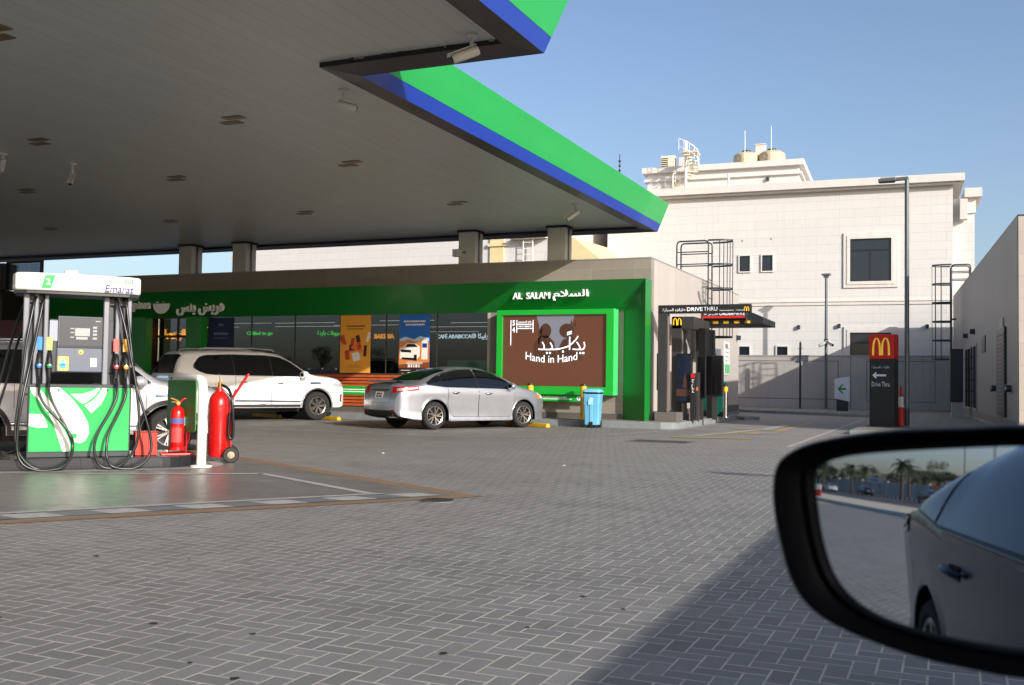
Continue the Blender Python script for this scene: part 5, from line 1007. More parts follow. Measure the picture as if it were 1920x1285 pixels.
t=thing('fire_bell','small red alarm bell on the side wall behind the gantry post','alarm bell',(XR,27.9,2.2)); m=MB(); m.lathe([(0,.07),(.05,.06),(.09,.03),(.1,0),(0,0)],n=16,axis='x'); m.build('gong',m_red,t,smooth=40); m=MB(); m.box((.0,-.03,-.15),(.04,.03,-.1)); m.build('box',m_red,t)
# caged ladders
def ladder(name,label,loc,rot,h0,h1,hc0,out=.78,rail=1.0,back=.9):
    """local +x points away from the wall, the walk-through rails run back along -x"""
    t=thing(name,label,'ladder',loc,rot); ms=m_slate
    for s_ in(-.28,.28):
        m=MB(); m.tube([(.2,s_,h0),(.2,s_,h1+rail-.12),(.17,s_,h1+rail-.03),(.08,s_,h1+rail),(-back+.1,s_,h1+rail),(-back+.03,s_,h1+rail-.03),(-back,s_,h1+rail-.12),(-back,s_,h1-.1)],.026,8); m.build('stringer',ms,t,smooth=50)
        m=MB()
        for k in(.32,.68): m.tube([(.2,s_,h1+rail*k),(-back,s_,h1+rail*k)],.018,8)
        m.build('hand_rail',ms,t,smooth=50)
    z=h0+.25
    while z<h1: m=MB(); m.tube([(.2,-.28,z),(.2,.28,z)],.015,8); m.build('rung',ms,t,smooth=50); z+=.3
    z=h0+.5
    while z<h1:
        m=MB(); 
        for s_ in(-.28,.28): m.tube([(.2,s_,z),(0,s_,z)],.018,8)
        m.build('wall_bracket',ms,t,smooth=50); z+=1.6
    arc=[(.2+ (out-.0)*math.sin(PI*k/14)**.8,-.36*math.cos(PI*k/14)) for k in range(15)]
    z=hc0; zz=[]
    while z<=h1+rail+.01: zz.append(z); z+=(h1+rail-hc0)/max(1,round((h1+rail-hc0)/.82))
    for z in zz:
        m=MB(); m.grid([[(x,y,z-.03),(x,y,z+.03),(x*1.0+.008,y,z+.03),(x+.008,y,z-.03)] for x,y in arc],0,True); m.build('cage_hoop',ms,t)
    for k in(2,4,7,10,12):
        x,y=arc[k]; m=MB(); m.box((x-.012,y-.022,hc0),(x+.006,y+.022,h1+rail)); m.build('cage_bar',ms,t)
    return t
ladder('caged_ladder','dark caged roof ladder on the grey side wall of the shop',(XR+.02,33.0,0),0,2.25,4.75,2.72,.74,1.12,.85)
# ================================================================== VILLA, BOUNDARY WALL, PLANT ROOM, POLES
VR=R(2.58); VO=V((-5.0,50.6,0))
def VW(x,y,z): return V((VO.x+x*math.cos(VR)-y*math.sin(VR),VO.y+x*math.sin(VR)+y*math.cos(VR),z))
vil=thing('villa','large white stone villa with flat cornice roof and roof-top pavilion beyond the boundary wall','house',VO,VR)
xL=-11.5; xR_=5.0
m=MB(); m.box((xL,0,0),(xR_,12,10.66)); m.build('wall',m_villa,vil)
m=MB(); m.box((xR_+.001,.6,0),(xR_+.95,12,10.0)); m.build('side_bay',m_villa,vil)
m=MB(); m.box((xL-.45,-.48,10.66),(xR_+.48,12.5,11.02)); m.box((xL-.3,-.3,10.55),(xR_+.3,12.3,10.659)); m.build('cornice',m_villatrim,vil,bevel=.01)
m=MB(); m.box((xR_+.5,.2,10.0),(xR_+1.25,12.4,10.42)); m.box((xR_+.55,.5,9.3),(xR_+1.0,.9,9.999)); m.box((xR_+.30,.02,8.95),(xR_+.62,.5,9.9)); m.build('side_cornice',m_villatrim,vil,bevel=.01)
m=MB(); m.box((xL,-.05,5.05),(xR_+.05,-.001,5.2)); m.box((xL,-.09,5.201),(xR_+.09,-.001,5.26)); m.build('string_course',m_villatrim,vil)
def vwin(x0,x1,z0,z1,frame,mull=True,label=None):
    """recessed opening: reveal frame standing proud, glass set back"""
    f=frame; m=MB()
    for a in(((x0-f,-.07,z1),(x1+f,.0,z1+f)),((x0-f,-.07,z0-f),(x1+f,0,z0)),((x0-f,-.07,z0),(x0,0,z1)),((x1,-.07,z0),(x1+f,0,z1))): m.box(*a)
    if f>.2:
        g_=f*.5
        for a in(((x0-g_,-.1,z1),(x1+g_,-.071,z1+g_)),((x0-g_,-.1,z0-g_),(x1+g_,-.071,z0)),((x0-g_,-.1,z0),(x0,-.071,z1)),((x1,-.1,z0),(x1+g_,-.071,z1))): m.box(*a)
    w=m.build('window',m_villatrim,vil)
    m=MB(); m.box((x0,-.012,z0),(x1,-.003,z1)); m.build('pane',m_winglass,w)
    m=MB()
    for a in(((x0,-.05,z0),(x0+.05,-.013,z1)),((x1-.05,-.05,z0),(x1,-.013,z1)),((x0+.05,-.05,z1-.05),(x1-.05,-.013,z1)),((x0+.05,-.05,z0),(x1-.05,-.013,z0+.05))): m.box(*a)
    if mull: m.box((x0+.05,-.045,z0+(z1-z0)*.72),(x1-.05,-.013,z0+(z1-z0)*.72+.06)); m.box(((x0+x1)/2-.03,-.045,z0+.05),((x0+x1)/2+.03,-.013,z0+(z1-z0)*.72))
    m.build('sash',M('bronze_sash',S(44,46,50),.4,metal=.3),w)
vwin(.49,2.33,6.16,8.19,.30); vwin(.49,2.33,1.9,3.72,.28)
for x in(-4.71,-3.62): vwin(x,x+.5,6.77,7.54,.06,False)
for x in(-4.71,-2.89): vwin(x,x+.5,2.45,3.05,.06,False)
# roof pavilion, spiral stair, tanks
m=MB(); m.box((-9.7,1.2,10.9),(-2.0,9,12.15)); m.build('pavilion_wall',m_villa,vil); m=MB(); m.box((-9.95,.95,12.15),(-1.75,9.2,12.45)); m.box((-9.85,1.05,11.72),(-1.85,9.1,11.86)); m.build('pavilion_cornice',m_villatrim,vil,bevel=.01)
m=MB(); m.box((-8.1,1.4,12.45),(-7.5,2.0,13.0)); o=m.build('chimney_box',m_villatrim,vil,bevel=.01)
def at(name,label,cat,x,y,z,group=None): return thing(name,label,cat,VW(x,y,z),VR,group)
t=at('spiral_stair','white spiral stair with thin railing on the villa roof','stair',-7.5,.3,11.02); mw=M('stair_white',S(232,226,214),.5)
m=MB(); m.cyl((0,0,0),(0,0,2.55),.07,n=12); m.build('column',mw,t,smooth=40)
for k in range(13):
    a=R(200-k*24); z=.15+k*.14; m=MB(); m.add([(0,0,z),(.66*math.cos(a),.66*math.sin(a),z),(.66*math.cos(a-.42),.66*math.sin(a-.42),z),(0,0,z+.04),(.66*math.cos(a),.66*math.sin(a),z+.04),(.66*math.cos(a-.42),.66*math.sin(a-.42),z+.04)],[(0,2,1),(3,4,5),(0,1,4,3),(1,2,5,4),(2,0,3,5)]); m.build('tread',M('stair_cream',S(216,206,180),.6),t)
m=MB(); pr=[(.66*math.cos(R(200-k*24)),.66*math.sin(R(200-k*24)),.15+k*.14+.6) for k in range(14)]; m.tube(pr,.022,6)
for k in range(14): m.cyl((pr[k][0],pr[k][1],pr[k][2]-.6),pr[k],.014,n=6)
m.tube([(pr[-1][0],pr[-1][1],pr[-1][2]-.4)]+[(x*.99,y*.99,z-.4) for x,y,z in pr[::-1]],.014,6); m.build('railing',mw,t)
m=MB(); m.box((0,-.5,1.86),(.66,.5,1.92)); m.build('landing',M('stair_cream',S(216,206,180),.6),t)
t=at('roof_railing','low thin railing on the villa roof next to the spiral stair','railing',-9.3,.2,11.02); m=MB()
for k in range(5): m.cyl((k*.38,0,0),(k*.38,0,.75),.012,n=6)
m.tube([(0,0,.4),(.1,0,.62),(.3,0,.75),(1.55,0,.78)],.014,6); m.tube([(0,0,.38),(1.5,0,.4)],.01,6); m.build('rails',M('rail_grey',S(170,166,160),.5),t)
for i,x in enumerate((-4.75,-3.45)):
    t=at('water_tank',['beige ribbed water tank left of the box on the villa roof','beige ribbed water tank right of the box on the villa roof'][i],'water tank',x,2.4,12.45,'beige water tanks on the villa roof'); m=MB(); m.lathe([(0,0),(.66,0),(.68,.15),(.66,.3),(.68,.45),(.66,.5),(.64,.62),(.48,.74),(.22,.80)],n=26); m.build('body',M('tank_beige',S(190,176,144),.6,var=.1),t,smooth=30); m=MB(); m.lathe([(.22,.80),(.24,.80),(.24,.86),(.18,.90),(0,.91)],n=20); m.build('lid',m_dark,t,smooth=40)
t=at('roof_box','pale square duct box between the two water tanks','duct',-4.05,2.6,12.45); m=MB(); m.box((-.25,-.25,0),(.25,.25,1.15)); b=m.build('body',m_villatrim,t,bevel=.02); m=MB(); m.box((-.28,-.28,1.151),(.28,.28,1.2)); m.build('cap',m_villatrim,t)
t=at('air_conditioner','beige air conditioner unit standing on the left end of the villa roof pavilion','air conditioner',-8.9,2.6,12.45); m=MB(); m.box((-.38,-.25,0),(.38,.25,.9)); b=m.build('body',M('ac_beige',S(214,204,180),.5),t,bevel=.02); m=MB()
for k in range(7): m.box((-.34,-.262,.12+.1*k),(.02,-.251,.17+.1*k))
m.build('grille',m_dark,b); m=MB(); m.box((.381,-.2,.1),(.39,.2,.8)); m.build('side_grille',M('ac_rust',S(120,92,60),.6),b)
for i,(x,h) in enumerate(((-4.72,1.75),(-3.4,1.9))):
    t=at('roof_antenna',['thin white antenna mast before the left water tank','thin white antenna mast before the right water tank'][i],'antenna',x,1.6,12.45,'thin masts on the villa roof'); m=MB(); m.cyl((0,0,0),(0,0,h),.022,.014,8); m.build('mast',mw,t); m=MB(); m.cyl((0,0,0),(0,0,.06),.06,n=10); m.build('foot',mw,t)
t=at('vent_pipe','short white vent pipe standing on the villa roof edge','vent pipe',-5.35,.4,11.02); m=MB(); m.cyl((0,0,0),(0,0,.72),.055,n=12); m.build('pipe',mw,t,smooth=40); m=MB(); m.cyl((0,0,.7),(0,0,.76),.075,n=12); m.build('cap',mw,t,smooth=40)
cg=VW(0,-.001,0); va=(math.sin(VR),-math.cos(VR),0)
for x,z,l in((-1.86,4.0,'small dark lamp on the white villa wall left of the thin black pole'),(.0,4.05,'small dark lamp at the upper left of the lower villa window frame'),(3.9,4.0,'small dark lamp on the white villa wall left of the right-hand caged ladder')): q=VW(x,0,z); walllamp(q.x,q.y,q.z,l,va)
q=VW(-3.5,1.2,11.55); walllamp(q.x,q.y,q.z,'small dark lamp on the front of the villa roof pavilion',va)
q=VW(-2.0,2.6,11.3); walllamp(q.x,q.y,q.z,'small dark lamp on the receding side of the villa roof pavilion',(math.cos(VR),math.sin(VR),0))
m=MB()
for x,z in((-4.6,8.3),(-3.2,8.35),(-3.4,4.25)): m.box((x-.05,-.012,z-.05),(x+.05,-.001,z+.05))
m.build('wall_vents',M('vent_grey',S(150,144,138),.6),vil)
# boundary wall in front of the villa
bw=thing('boundary_wall','long grey rendered boundary wall with thin groove lines below the villa','wall',(-5,49.4,0))
m=MB(); m.box((-34,49.2,0),(2.0,49.5,2.56)); m.build('wall',m_gwall,bw,world=True); m=MB(); m.box((-34,49.17,2.561),(2.0,49.52,2.6)); m.build('coping',m_gwall,bw,world=True)
m=MB(); gl_=M('groove_dark',S(72,76,84),.7)
def gv(x0,z0,x1,z1): m.box((x0-.012,49.193,z0-.012),(x1+.012,49.1995,z1+.012))
gv(-11,2.33,-4.9,2.33); gv(-4.9,.55,-4.9,2.33); gv(-11,.55,-4.9,.55); gv(-3.65,.55,-3.65,2.33); gv(-3.65,2.33,-.75,2.33); gv(-.75,.45,-.75,2.33); gv(-3.65,.5,-.75,.5); gv(-4.35,.15,-4.35,2.56)
m.build('groove_lines',gl_,bw,world=True)
# second villa left, seen between canopy and parapet
v2=thing('far_villa','white and cream trimmed villa seen between the canopy and the shop parapet','house',(-26,46,0))
m=MB(); m.box((-36.2,46,0),(-21.3,58,13)); m.box((-20.55,46,0),(-17.5,58,13)); m.build('wall',m_villa,v2,world=True)
for a,b in((-37.3,-36.2),(-21.3,-20.55)): m=MB(); m.box((a,45.9,0),(b,47,13)); m.box((a-.1,45.82,7.9),(b+.1,47.05,8.05)); m.build('pilaster',m_cream,v2,world=True)
m=MB(); m.box((-17.5,47,6.2),(-17.2,60,7.6)); m.prism([(-17.6,8.15),(-16.9,8.2),(-15.4,7.0),(-15.4,6.7),(-17.6,6.9)],lambda p,t:(p[0]+.09*(t-46),t,p[1]),46,58); m.build('eaves',m_cream,v2,world=True)
m=MB(); 
for x in(-19.4,-18.9): m.cyl((x,45.7,5.5),(x,45.7,9.5),.03,n=6)
for k in range(12): m.cyl((-19.4,45.7,5.6+k*.3),(-18.9,45.7,5.6+k*.3),.02,n=6)
m.box((-20.1,45.5,8.2),(-18.2,46,8.26)); m.cyl((-20,45.6,8.2),(-20,45.6,9.4),.025,n=6); m.build('roof_ladder',mw,v2,world=True)
t=thing('minaret','cream minaret tip with finial rising behind the green canopy corner','minaret',(-26.0,82,-1.0)); m=MB(); m.lathe([(1.0,0),(1.0,17.2),(1.3,17.5),(1.3,17.8),(.9,18.0)],n=16); m.build('shaft',m_cream,t,smooth=30); m=MB(); m.lathe([(.9,18.0),(.75,18.6),(.12,19.9),(.05,20.0)],n=16); m.build('cone',m_cream,t,smooth=40); m=MB(); m.cyl((0,0,20),(0,0,21.6),.035,n=8)
for z in(20.2,20.6,21.0): m.lathe([(0,-.12),(.1,-.06),(.12,0),(.1,.06),(0,.12)],(0,0,z),'z',10)
m.build('finial',m_slate,t)
# plant room on the right
RR=R(3.45); PK=.865; pr_o=V((1.375,26.2,1.2*(1-PK))); plant=thing('plant_room','grey flat-roofed service building with black ironmongery on the right','building',pr_o,RR); plant.scale=(PK,)*3
m=MB(); m.box((.001,.0,-.3),(14,26.4,5.83)); m.build('wall',m_rwall,plant); m=MB(); m.box((.0,-.012,5.831),(14,26.4,5.87)); m.build('coping',m_dark,plant); m=MB(); m.box((-.02,-.02,.05),(0,26.3,.28)); m.build('skirting',M('plant_skirting',S(110,108,104),.7),plant); m=MB(); m.box((.02,-.03,0),(13.9,-.001,5.82)); m.build('front_cladding',tiles('front_tiles',S(176,166,154),1.2,.6,.01,S(150,142,134),'x',.6,.06),plant)
def pdoor(y0,y1,z0,z1,slots):
    m=MB(); m.box((-.03,y0,z0),(-.003,y1,z1)); d=m.build('door',M('plant_door',S(136,134,134),.5),plant)
    m=MB()
    for y in slots: m.box((-.075,y-.035,z0+.1),(-.031,y+.035,z1-.1))
    m.build('lock_bar',m_black,d); m=MB(); z=z0+.3
    while z<z1-.1:
        for y in slots: m.box((-.1,y-.06,z-.03),(-.032,y+.06,z+.03))
        z+=.45
    m.build('hinges',m_black,d)
pdoor(15.2,17.6,.3,2.9,(15.5,16.1,16.9,17.4)); pdoor(12.5,14.6,.3,2.9,(12.8,13.4,14.3))
m=MB(); m.box((-.06,2.7,.35),(-.003,4.9,3.0)); d=m.build('louvre_door',m_black,plant); m=MB(); z=.5
while z<2.9: m.box((-.08,2.8,z),(-.061,4.8,z+.05)); z+=.12
m.build('louvres',M('louvre_grey',S(96,98,104),.5),d); m=MB(); m.box((-.04,3.3,3.01),(-.003,4.3,3.3)); m.build('door_plate',M('door_plate',S(150,148,146),.5),d)
m=MB(); m.box((-.03,9.0,2.45),(-.003,10.3,3.05)); d=m.build('wall_louvre',M('louvre_grey',S(96,98,104),.5),plant); m=MB()
for k in range(5): m.box((-.045,9.05,2.5+.1*k),(-.031,10.25,2.55+.1*k))
m.build('slats',m_black,d)
for y in(1.6,5.6): m=MB(); m.cyl((-.0,y,1.18),(-.16,y,1.18),.1,n=14); o=m.build('pipe_cap',m_slate,plant,smooth=40); m=MB(); m.lathe([(.1,-.17),(.115,-.17),(.115,-.13),(.1,-.13)],(0,y,1.18),'x',14); m.build('cap_ring',m_steel,o,smooth=40)
rx=V((-math.cos(RR),-math.sin(RR),0))
for y,z,l in((13.6,3.4,'small dark lamp on the plant room wall just right of its ladder'),(17.2,3.4,'small dark lamp on the plant room wall behind its ladder')):
    q=Matrix.Rotation(RR,3,'Z')@(V((0,y,z))*PK)+pr_o; walllamp(q.x,q.y,q.z,l,rx)
q=Matrix.Rotation(RR,3,'Z')@(V((0,20.5,0))*PK)+pr_o
ladder('caged_ladder','dark caged roof ladder beside the plant room on the right',(q.x-.19,q.y,.1),RR+PI,.1,5.1,2.2,.70,.85,.5)
q=Matrix.Rotation(RR,3,'Z')@(V((-.55,15.6,0))*PK)+pr_o
t=thing('meter_cabinet','narrow black cabinet standing at the foot of the right-hand ladder','cabinet',(q.x,q.y,.12),RR); m=MB(); m.box((-.2,-.2,.55),(.22,.25,2.45)); b=m.build('case',M('cabinet_black',S(30,33,40),.4),t,bevel=.01); m=MB(); m.box((-.16,-.212,.6),(.18,-.201,2.4)); m.build('door',M('cabinet_black2',S(36,40,48),.4),b); m=MB(); m.box((-.16,-.16,0),(.18,.2,.549)); m.build('plinth',m_gwall,t)
# poles and signs
def lamp_post(name,label,loc,top,arm,group=None):
    t=thing(name,label,'street lamp',loc,0,group); m=MB(); m.cyl((0,0,0),(0,0,top),.062,.056,16); m.build('pole',m_polegr,t,smooth=40)
    m=MB(); m.bar((.045,0,top+.005),(-.30,0,top-.012),.11,.085); m.build('arm',m_polegr,t,bevel=.01); m=MB(); m.bar((-.28,0,top-.01),(-arm,0,top-.03),.2,.085); hd=m.build('lamp_head',m_polegr,t,bevel=.01); m=MB()
    for k in range(10): x=-.30-k*(arm-.34)/10; m.box((x-.012,-.1,top+.03),(x+.004,.1,top+.062))
    m.build('cooling_fins',M('fin_pale',S(150,154,156),.4,metal=.4),hd); m=MB(); m.box((-arm+.03,-.085,top-.082),(-.3,.085,top-.0745)); m.build('lens',m_black,hd)
    m=MB(); m.lathe([(0,0),(.15,0),(.15,.02),(.07,.025)],n=16); m.build('base_plate',m_polegr,t); m=MB(); m.cyl((0,0,.021),(0,0,.5),.0635,n=16); m.build('base_sleeve',m_slate,t,smooth=40); return t
lp=lamp_post('street_lamp','tall grey street lamp with flat arm standing right of the red and black pillar sign',(-1.13,28.85,.12),6.64,.72)
dup(lp,'tall grey street lamp beyond the right edge of the photo, its shadow on the paving',(8.3,7.1,0)) if 0 else None
t=thing('camera_pole','slim grey pole with flat top plate and two white cameras before the boundary wall','pole',(-5.38,48.6,.12)); m=MB(); m.cyl((0,0,0),(0,0,6.15),.075,.06,14); m.build('pole',m_polegr,t,smooth=40); m=MB(); m.xy(rrect(-.2,.2,-.12,.12,.03),6.15,6.24); m.xy(rrect(-.12,.12,-.08,.08,.03),6.05,6.149); m.build('top_plate',m_polegr,t); m=MB(); m.lathe([(.06,3.05),(.1,3.06),(.1,3.2),(.06,3.22)],n=14); m.build('camera_collar',m_black,t); m=MB(); m.lathe([(0,0),(.17,0),(.17,.02),(.08,.03)],n=16); m.build('base_plate',m_polegr,t)
cctv(-5.38,48.5,R(195),R(25),'white bullet camera on the left of the slim camera pole',3.25,.1,1.2); cctv(-5.25,48.45,R(-50),R(20),'white bullet camera with dark lens on the right of the slim camera pole',3.25,.1,1.2)
t=thing('post','thin black post with small cross spikes before the boundary wall','pole',(-6.40,47.6,.12)); m=MB(); m.box((-.045,-.045,0),(.045,.045,3.0)); m.build('post',m_slate,t,bevel=.008); m=MB(); m.cyl((-.12,0,2.75),(.12,0,2.75),.014,n=6); m.cyl((0,0,3.0),(0,0,3.06),.03,n=8); m.build('spikes',m_slate,t)
t=thing('arrow_sign','white angular sign with a green left arrow on a dark block','sign',(-4.32,45.2,.12),R(0)); m=MB(); m.box((-.25,-.07,0),(.22,.07,.62)); m.build('base',M('sign_base',S(40,44,52),.5),t,bevel=.006); m=MB(); m.xz([(-.32,.52),(.29,.40),(.29,1.46),(-.32,1.36)],-.09,.09); b=m.build('board',M('sign_white',S(214,216,222),.45),t,bevel=.012); m=MB(); poly_on(m,[(-.2,.93),(-.02,1.13),(.06,1.13),(-.08,.975),(.15,.975),(.15,.895),(-.08,.895),(.06,.73),(-.02,.73)],(0,-.0905,0),XX,ZZ,.004); m.build('arrow',M('arrow_green',S(40,130,40),.5),b)
pil=thing('pillar_sign','red and black pillar sign with golden arches and the words Drive Thru','sign',(-1.755,28.66,.12),R(-14))
m=MB(); m.box((-.32,0,.02),(.32,.4,1.80)); b=m.build('lower_body',m_pillarblk,pil,bevel=.012); m=MB(); m.box((-.325,-.005,1.803),(.325,.405,2.46)); rb=m.build('red_head',m_pillarred,pil,bevel=.012); m=MB(); m.box((-.38,-.06,0),(.36,.46,.025)); m.build('foot',m_dark,pil)
m=MB(); arches(m,(-.01,-.0055,1.90),XX,ZZ,.47,.47,.004); m.build('arch_logo',M('arch_gold',S(246,204,70),.4,emit=.12),rb)
m=MB(); add_text(m,arab('طلبات السيارة'),(-.02,-.0125+.012,1.58),XX,ZZ,.46,.085,0,.004); add_text(m,'Drive Thru',(-.02,-.0005,1.13),XX,ZZ,.46,.125,0,.004)
poly_on(m,[(-.22,1.365),(-.13,1.45),(-.10,1.42),(-.135,1.39),(.14,1.39),(.14,1.34),(-.135,1.34),(-.10,1.31),(-.13,1.28)],(-.02,-.0005,0),XX,ZZ,.004); m.build('lettering',M('pillar_letters',S(196,204,216),.5),b)
t=thing('traffic_cone','tall red traffic cone with one white band between pillar sign and lamp post','traffic cone',(-1.30,29.35,.12)); m=MB(); m.box((-.17,-.17,0),(.17,.17,.03)); m.build('base',m_redold,t,bevel=.01); cn=M('cone_red',S(214,44,40),.45,var=.08)
m=MB(); m.lathe([(.13,.03),(.083,.52),(.053,.80),(.028,1.06),(.02,1.08),(0,1.085)],n=20); b=m.build('cone',cn,t,smooth=40); m=MB(); m.lathe([(.0835,.52),(.087,.52),(.057,.80),(.0535,.80)],n=20); m.build('white_band',m_white,b,smooth=40)
# left annex behind the pump
an=thing('neighbour_shop','dark neighbouring shop front with a tinted glass sign at the left edge','building',(-33,25,0))
m=MB(); m.box((-45,25.2,0),(-30.4,33,4.1)); m.build('front',M('annex_dark',S(28,27,27),.5),an,world=True); m=MB(); m.box((-45,24.9,4.1),(-30.0,25.4,5.0)); m.build('sign_band',M('annex_band',S(44,43,42),.5),an,world=True)
m=MB(); add_text(m,arab('اك'),(-30.9,24.89,4.35),XX,ZZ,1.5,1.0,.02,.06); m.build('sign_letters',M('annex_letters',S(150,150,152),.5),an,world=True)
m=MB(); m.box((-31.5,25.15,2.3),(-29.1,25.19,3.04)); m.build('red_panel',M('annex_red',S(84,36,34),.5),an,world=True)
m=MB(); m.box((-30.0,25.0,4.05),(-28.4,25.02,4.97)); o=m.build('tinted_pane',shopglass('tinted_glass',(.62,.64,.7),.0),an,world=True); m=MB(); m.box((-30.0,24.98,4.98),(-28.3,25.05,5.05)); m.box((-28.4,24.98,4.05),(-28.3,25.05,4.979)); m.build('pane_frame',m_black,o,world=True)
t=thing('floodlight','white floodlight on a bracket at the shop column','floodlight',(-13.45,26.95,4.95)); m=MB(); m.box((-.16,-.28,-.1),(.1,-.08,.12)); m.build('body',M('camera_white',S(196,196,190),.4),t,bevel=.02); m=MB(); m.bar((0,-.1,0),(.05,.1,0),.05,.05); m.cyl((.12,-.12,.03),(.24,-.15,.02),.05,n=12); m.build('bracket',M('flood_brown',S(120,108,92),.5),t)

# ================================================================== OWN CAR WITH ITS WING MIRROR
HH=V((math.sin(R(25)),math.cos(R(25)),0)); HL=V((-HH.y,HH.x,0))
CH=V((math.sin(R(34)),math.cos(R(34)),0)); CL=V((-CH.y,CH.x,0))
own=build_sedan('own_car','steel blue car whose wing mirror fills the lower right, its flank showing in the mirror',tuple(-CH*.12-CL*.87),R(56),m_bluegrey)
for ch in list(own.t.children):
    for g_ in list(ch.children):
        if g_.name.startswith('handle') and 'recess' not in g_.name: g_.material_slots[0].link='OBJECT'; g_.material_slots[0].material=m_bluegrey
    if ch.name.startswith('wing_mirror') and sum(v.co.y for v in ch.data.vertices)>0:
        for g_ in list(ch.children): bpy.data.objects.remove(g_)
        bpy.data.objects.remove(ch)
MC=V((-.022,.743,1.097)); MN=V((-.186,-.982,.027)).normalized(); MX=V((MN.y*-1,MN.x,0)).normalized(); MY=MN.cross(MX)
o_out=[(.0643,.0793),(.0302,.0767),(-.0098,.0739),(-.0379,.0698),(-.0673,.0635),(-.0854,.0557),(-.0964,.0454),(-.1,.0289),(-.0983,.0077),(-.0932,-.0146),(-.0866,-.0349),(-.078,-.0486),(-.0658,-.0588),(-.0482,-.0665),(-.0225,-.0733),(.0047,-.078),(.0306,-.08),(.0642,-.0807),(.0969,-.0753),(.114,-.05),(.1199,.0022),(.1174,.0538),(.1003,.0776)]
o_in=[(.0643,.0656),(.0303,.0629),(-.0097,.0588),(-.0378,.0551),(-.0553,.0513),(-.0655,.047),(-.0716,.0408),(-.0718,.0309),(-.0698,.0162),(-.0665,-.0028),(-.0617,-.02),(-.0558,-.0327),(-.0469,-.0431),(-.0341,-.0515),(-.0171,-.0576),(.0046,-.0615),(.0306,-.0637),(.0643,-.0643),(.0882,-.0572),(.1028,-.0387),(.1072,.0008),(.1046,.0464),(.0915,.0639)]
def closed_spline(p,n=5):
    q=[V((a,b,0)) for a,b in p]; q=[q[-1]]+q+[q[0],q[1]]; s_=spline(q,n); return [(v.x,v.y) for v in s_[n:-n-1]]
oo=closed_spline(o_out); ii=closed_spline(o_in)
inv=own.t.matrix_basis.inverted()
def MP(p,d=0): return inv@(MC+MX*p[0]+MY*p[1]+MN*d)
RM=1.4
def sag(p): return -(p[0]**2+p[1]**2)/(2*RM)
cen=(.015,0)
def mixp(a,b,t): return (a[0]+(b[0]-a[0])*t,a[1]+(b[1]-a[1])*t)
m=MB()
for k in range(17): t_=k/16; m.v+=[tuple(MP(q,sag(q))) for q in [mixp(cen,p,max(t_,.002)*1.02) for p in ii]]
n_=len(ii)
for k in range(16):
    for q in range(n_): m.f.append((k*n_+q,k*n_+(q+1)%n_,(k+1)*n_+(q+1)%n_,(k+1)*n_+q)); m.mi.append(0)
m.f.append(list(range(n_))); m.mi.append(0)
hs=MB(); K=[]
for s_,src,d in((1.0,'i',-.006),(1.0,'i',.001),(.10,'m',.006),(.3,'m',.004),(.62,'m',.010),(.86,'m',.012),(.96,'m',.008),(1,'o',-.004),(1.01,'o',-.02),(1,'o',-.05),(.93,'o',-.08),(.75,'o',-.105),(.4,'o',-.12)):
    row=[]
    for a,b in zip(ii,oo):
        p=a if src=='i' else mixp(a,b,s_) if src=='m' else mixp(cen,b,s_)
        row.append(MP(p,d))
    K.append(row)
hs.grid(K,0,True); hs.add(K[-1],[list(range(n_))])
e=MP((.14,-.045),-.05); hs2=MB(); hs2.tube([MP((.09,-.045),-.05),MP((.16,-.055),-.055),MP((.27,-.06),-.06)],[.035,.03,.035],10)
house=hs.build('wing_mirror',M('mirror_housing_black',S(3,3,4),.42,var=.1,spec=.03),own.t,smooth=50)
m.build('mirror_glass',m_mirror,house,smooth=180); hs2.build('mirror_arm',m_black,house,smooth=50)
# unseen block added to shade the near paving, plus the lamp beyond it
t=thing('shadow_block','unseen low grey block added beyond the right edge to cast the paving shadow','kiosk',(4.6,-3,0)); m=MB(); m.box((0,0,0),(2.6,13.2,2.6)); m.build('wall',m_rwall,t); m=MB(); m.box((-.08,-.08,2.601),(2.68,13.28,2.71)); m.build('roof',m_dark,t); m=MB(); m.box((-.02,3,.1),(-.001,4,2.2)); m.build('door',m_slate,t)
dup(lp,'tall grey street lamp beyond the right edge of the photo',(12.2,5.0,0))
# ================================================================== STREET BEHIND THE CAMERA, SEEN IN THE MIRROR AND THE SHOP GLASS
def bp(phi,d): q=-HH*(math.cos(phi)*d)+HL*(math.sin(phi)*d); return (q.x,q.y)
def mp_(px): return (1690-px)/930
def lerp2(a,b,t): return (a[0]+(b[0]-a[0])*t,a[1]+(b[1]-a[1])*t)
n1=bp(mp_(1535),40); n2=bp(mp_(1725),21); f1=bp(mp_(1535),66); f2=bp(mp_(1725),31)
N1=lerp2(n2,n1,4); N2=lerp2(n2,n1,-1.5); F1=lerp2(f2,f1,3); F2=lerp2(f2,f1,-1)
m=MB(); m.xy([N2,N1,F1,F2],-.03,.16); struct(m,'street_pavement',M('street_pavement_pale',S(196,182,158),.8,var=.08),bevel=0)
m=MB(); a=V((*N2,0)); b=V((*N1,0)); d=(b-a).normalized(); nn=V((-d.y,d.x,0)); m.xy([tuple((a+nn*.02).xy),tuple((b+nn*.02).xy),tuple((b-nn*.3).xy),tuple((a-nn*.3).xy)] if 0 else [tuple((a-nn*.02).xy),tuple((b-nn*.02).xy),tuple((b+nn*.3).xy),tuple((a+nn*.3).xy)],-.02,.17); struct(m,'street_kerb',m_villatrim)
r1=bp(.5,150); r2=bp(-.4,110)
m=MB(); m.quad((*F2,.0),(*F1,.0),(*lerp2(r2,r1,1.8),.0),(*lerp2(r2,r1,-.5),.0)); struct(m,'asphalt_road',M('road_asphalt',S(62,62,66),.85,var=.12,scale=.6))
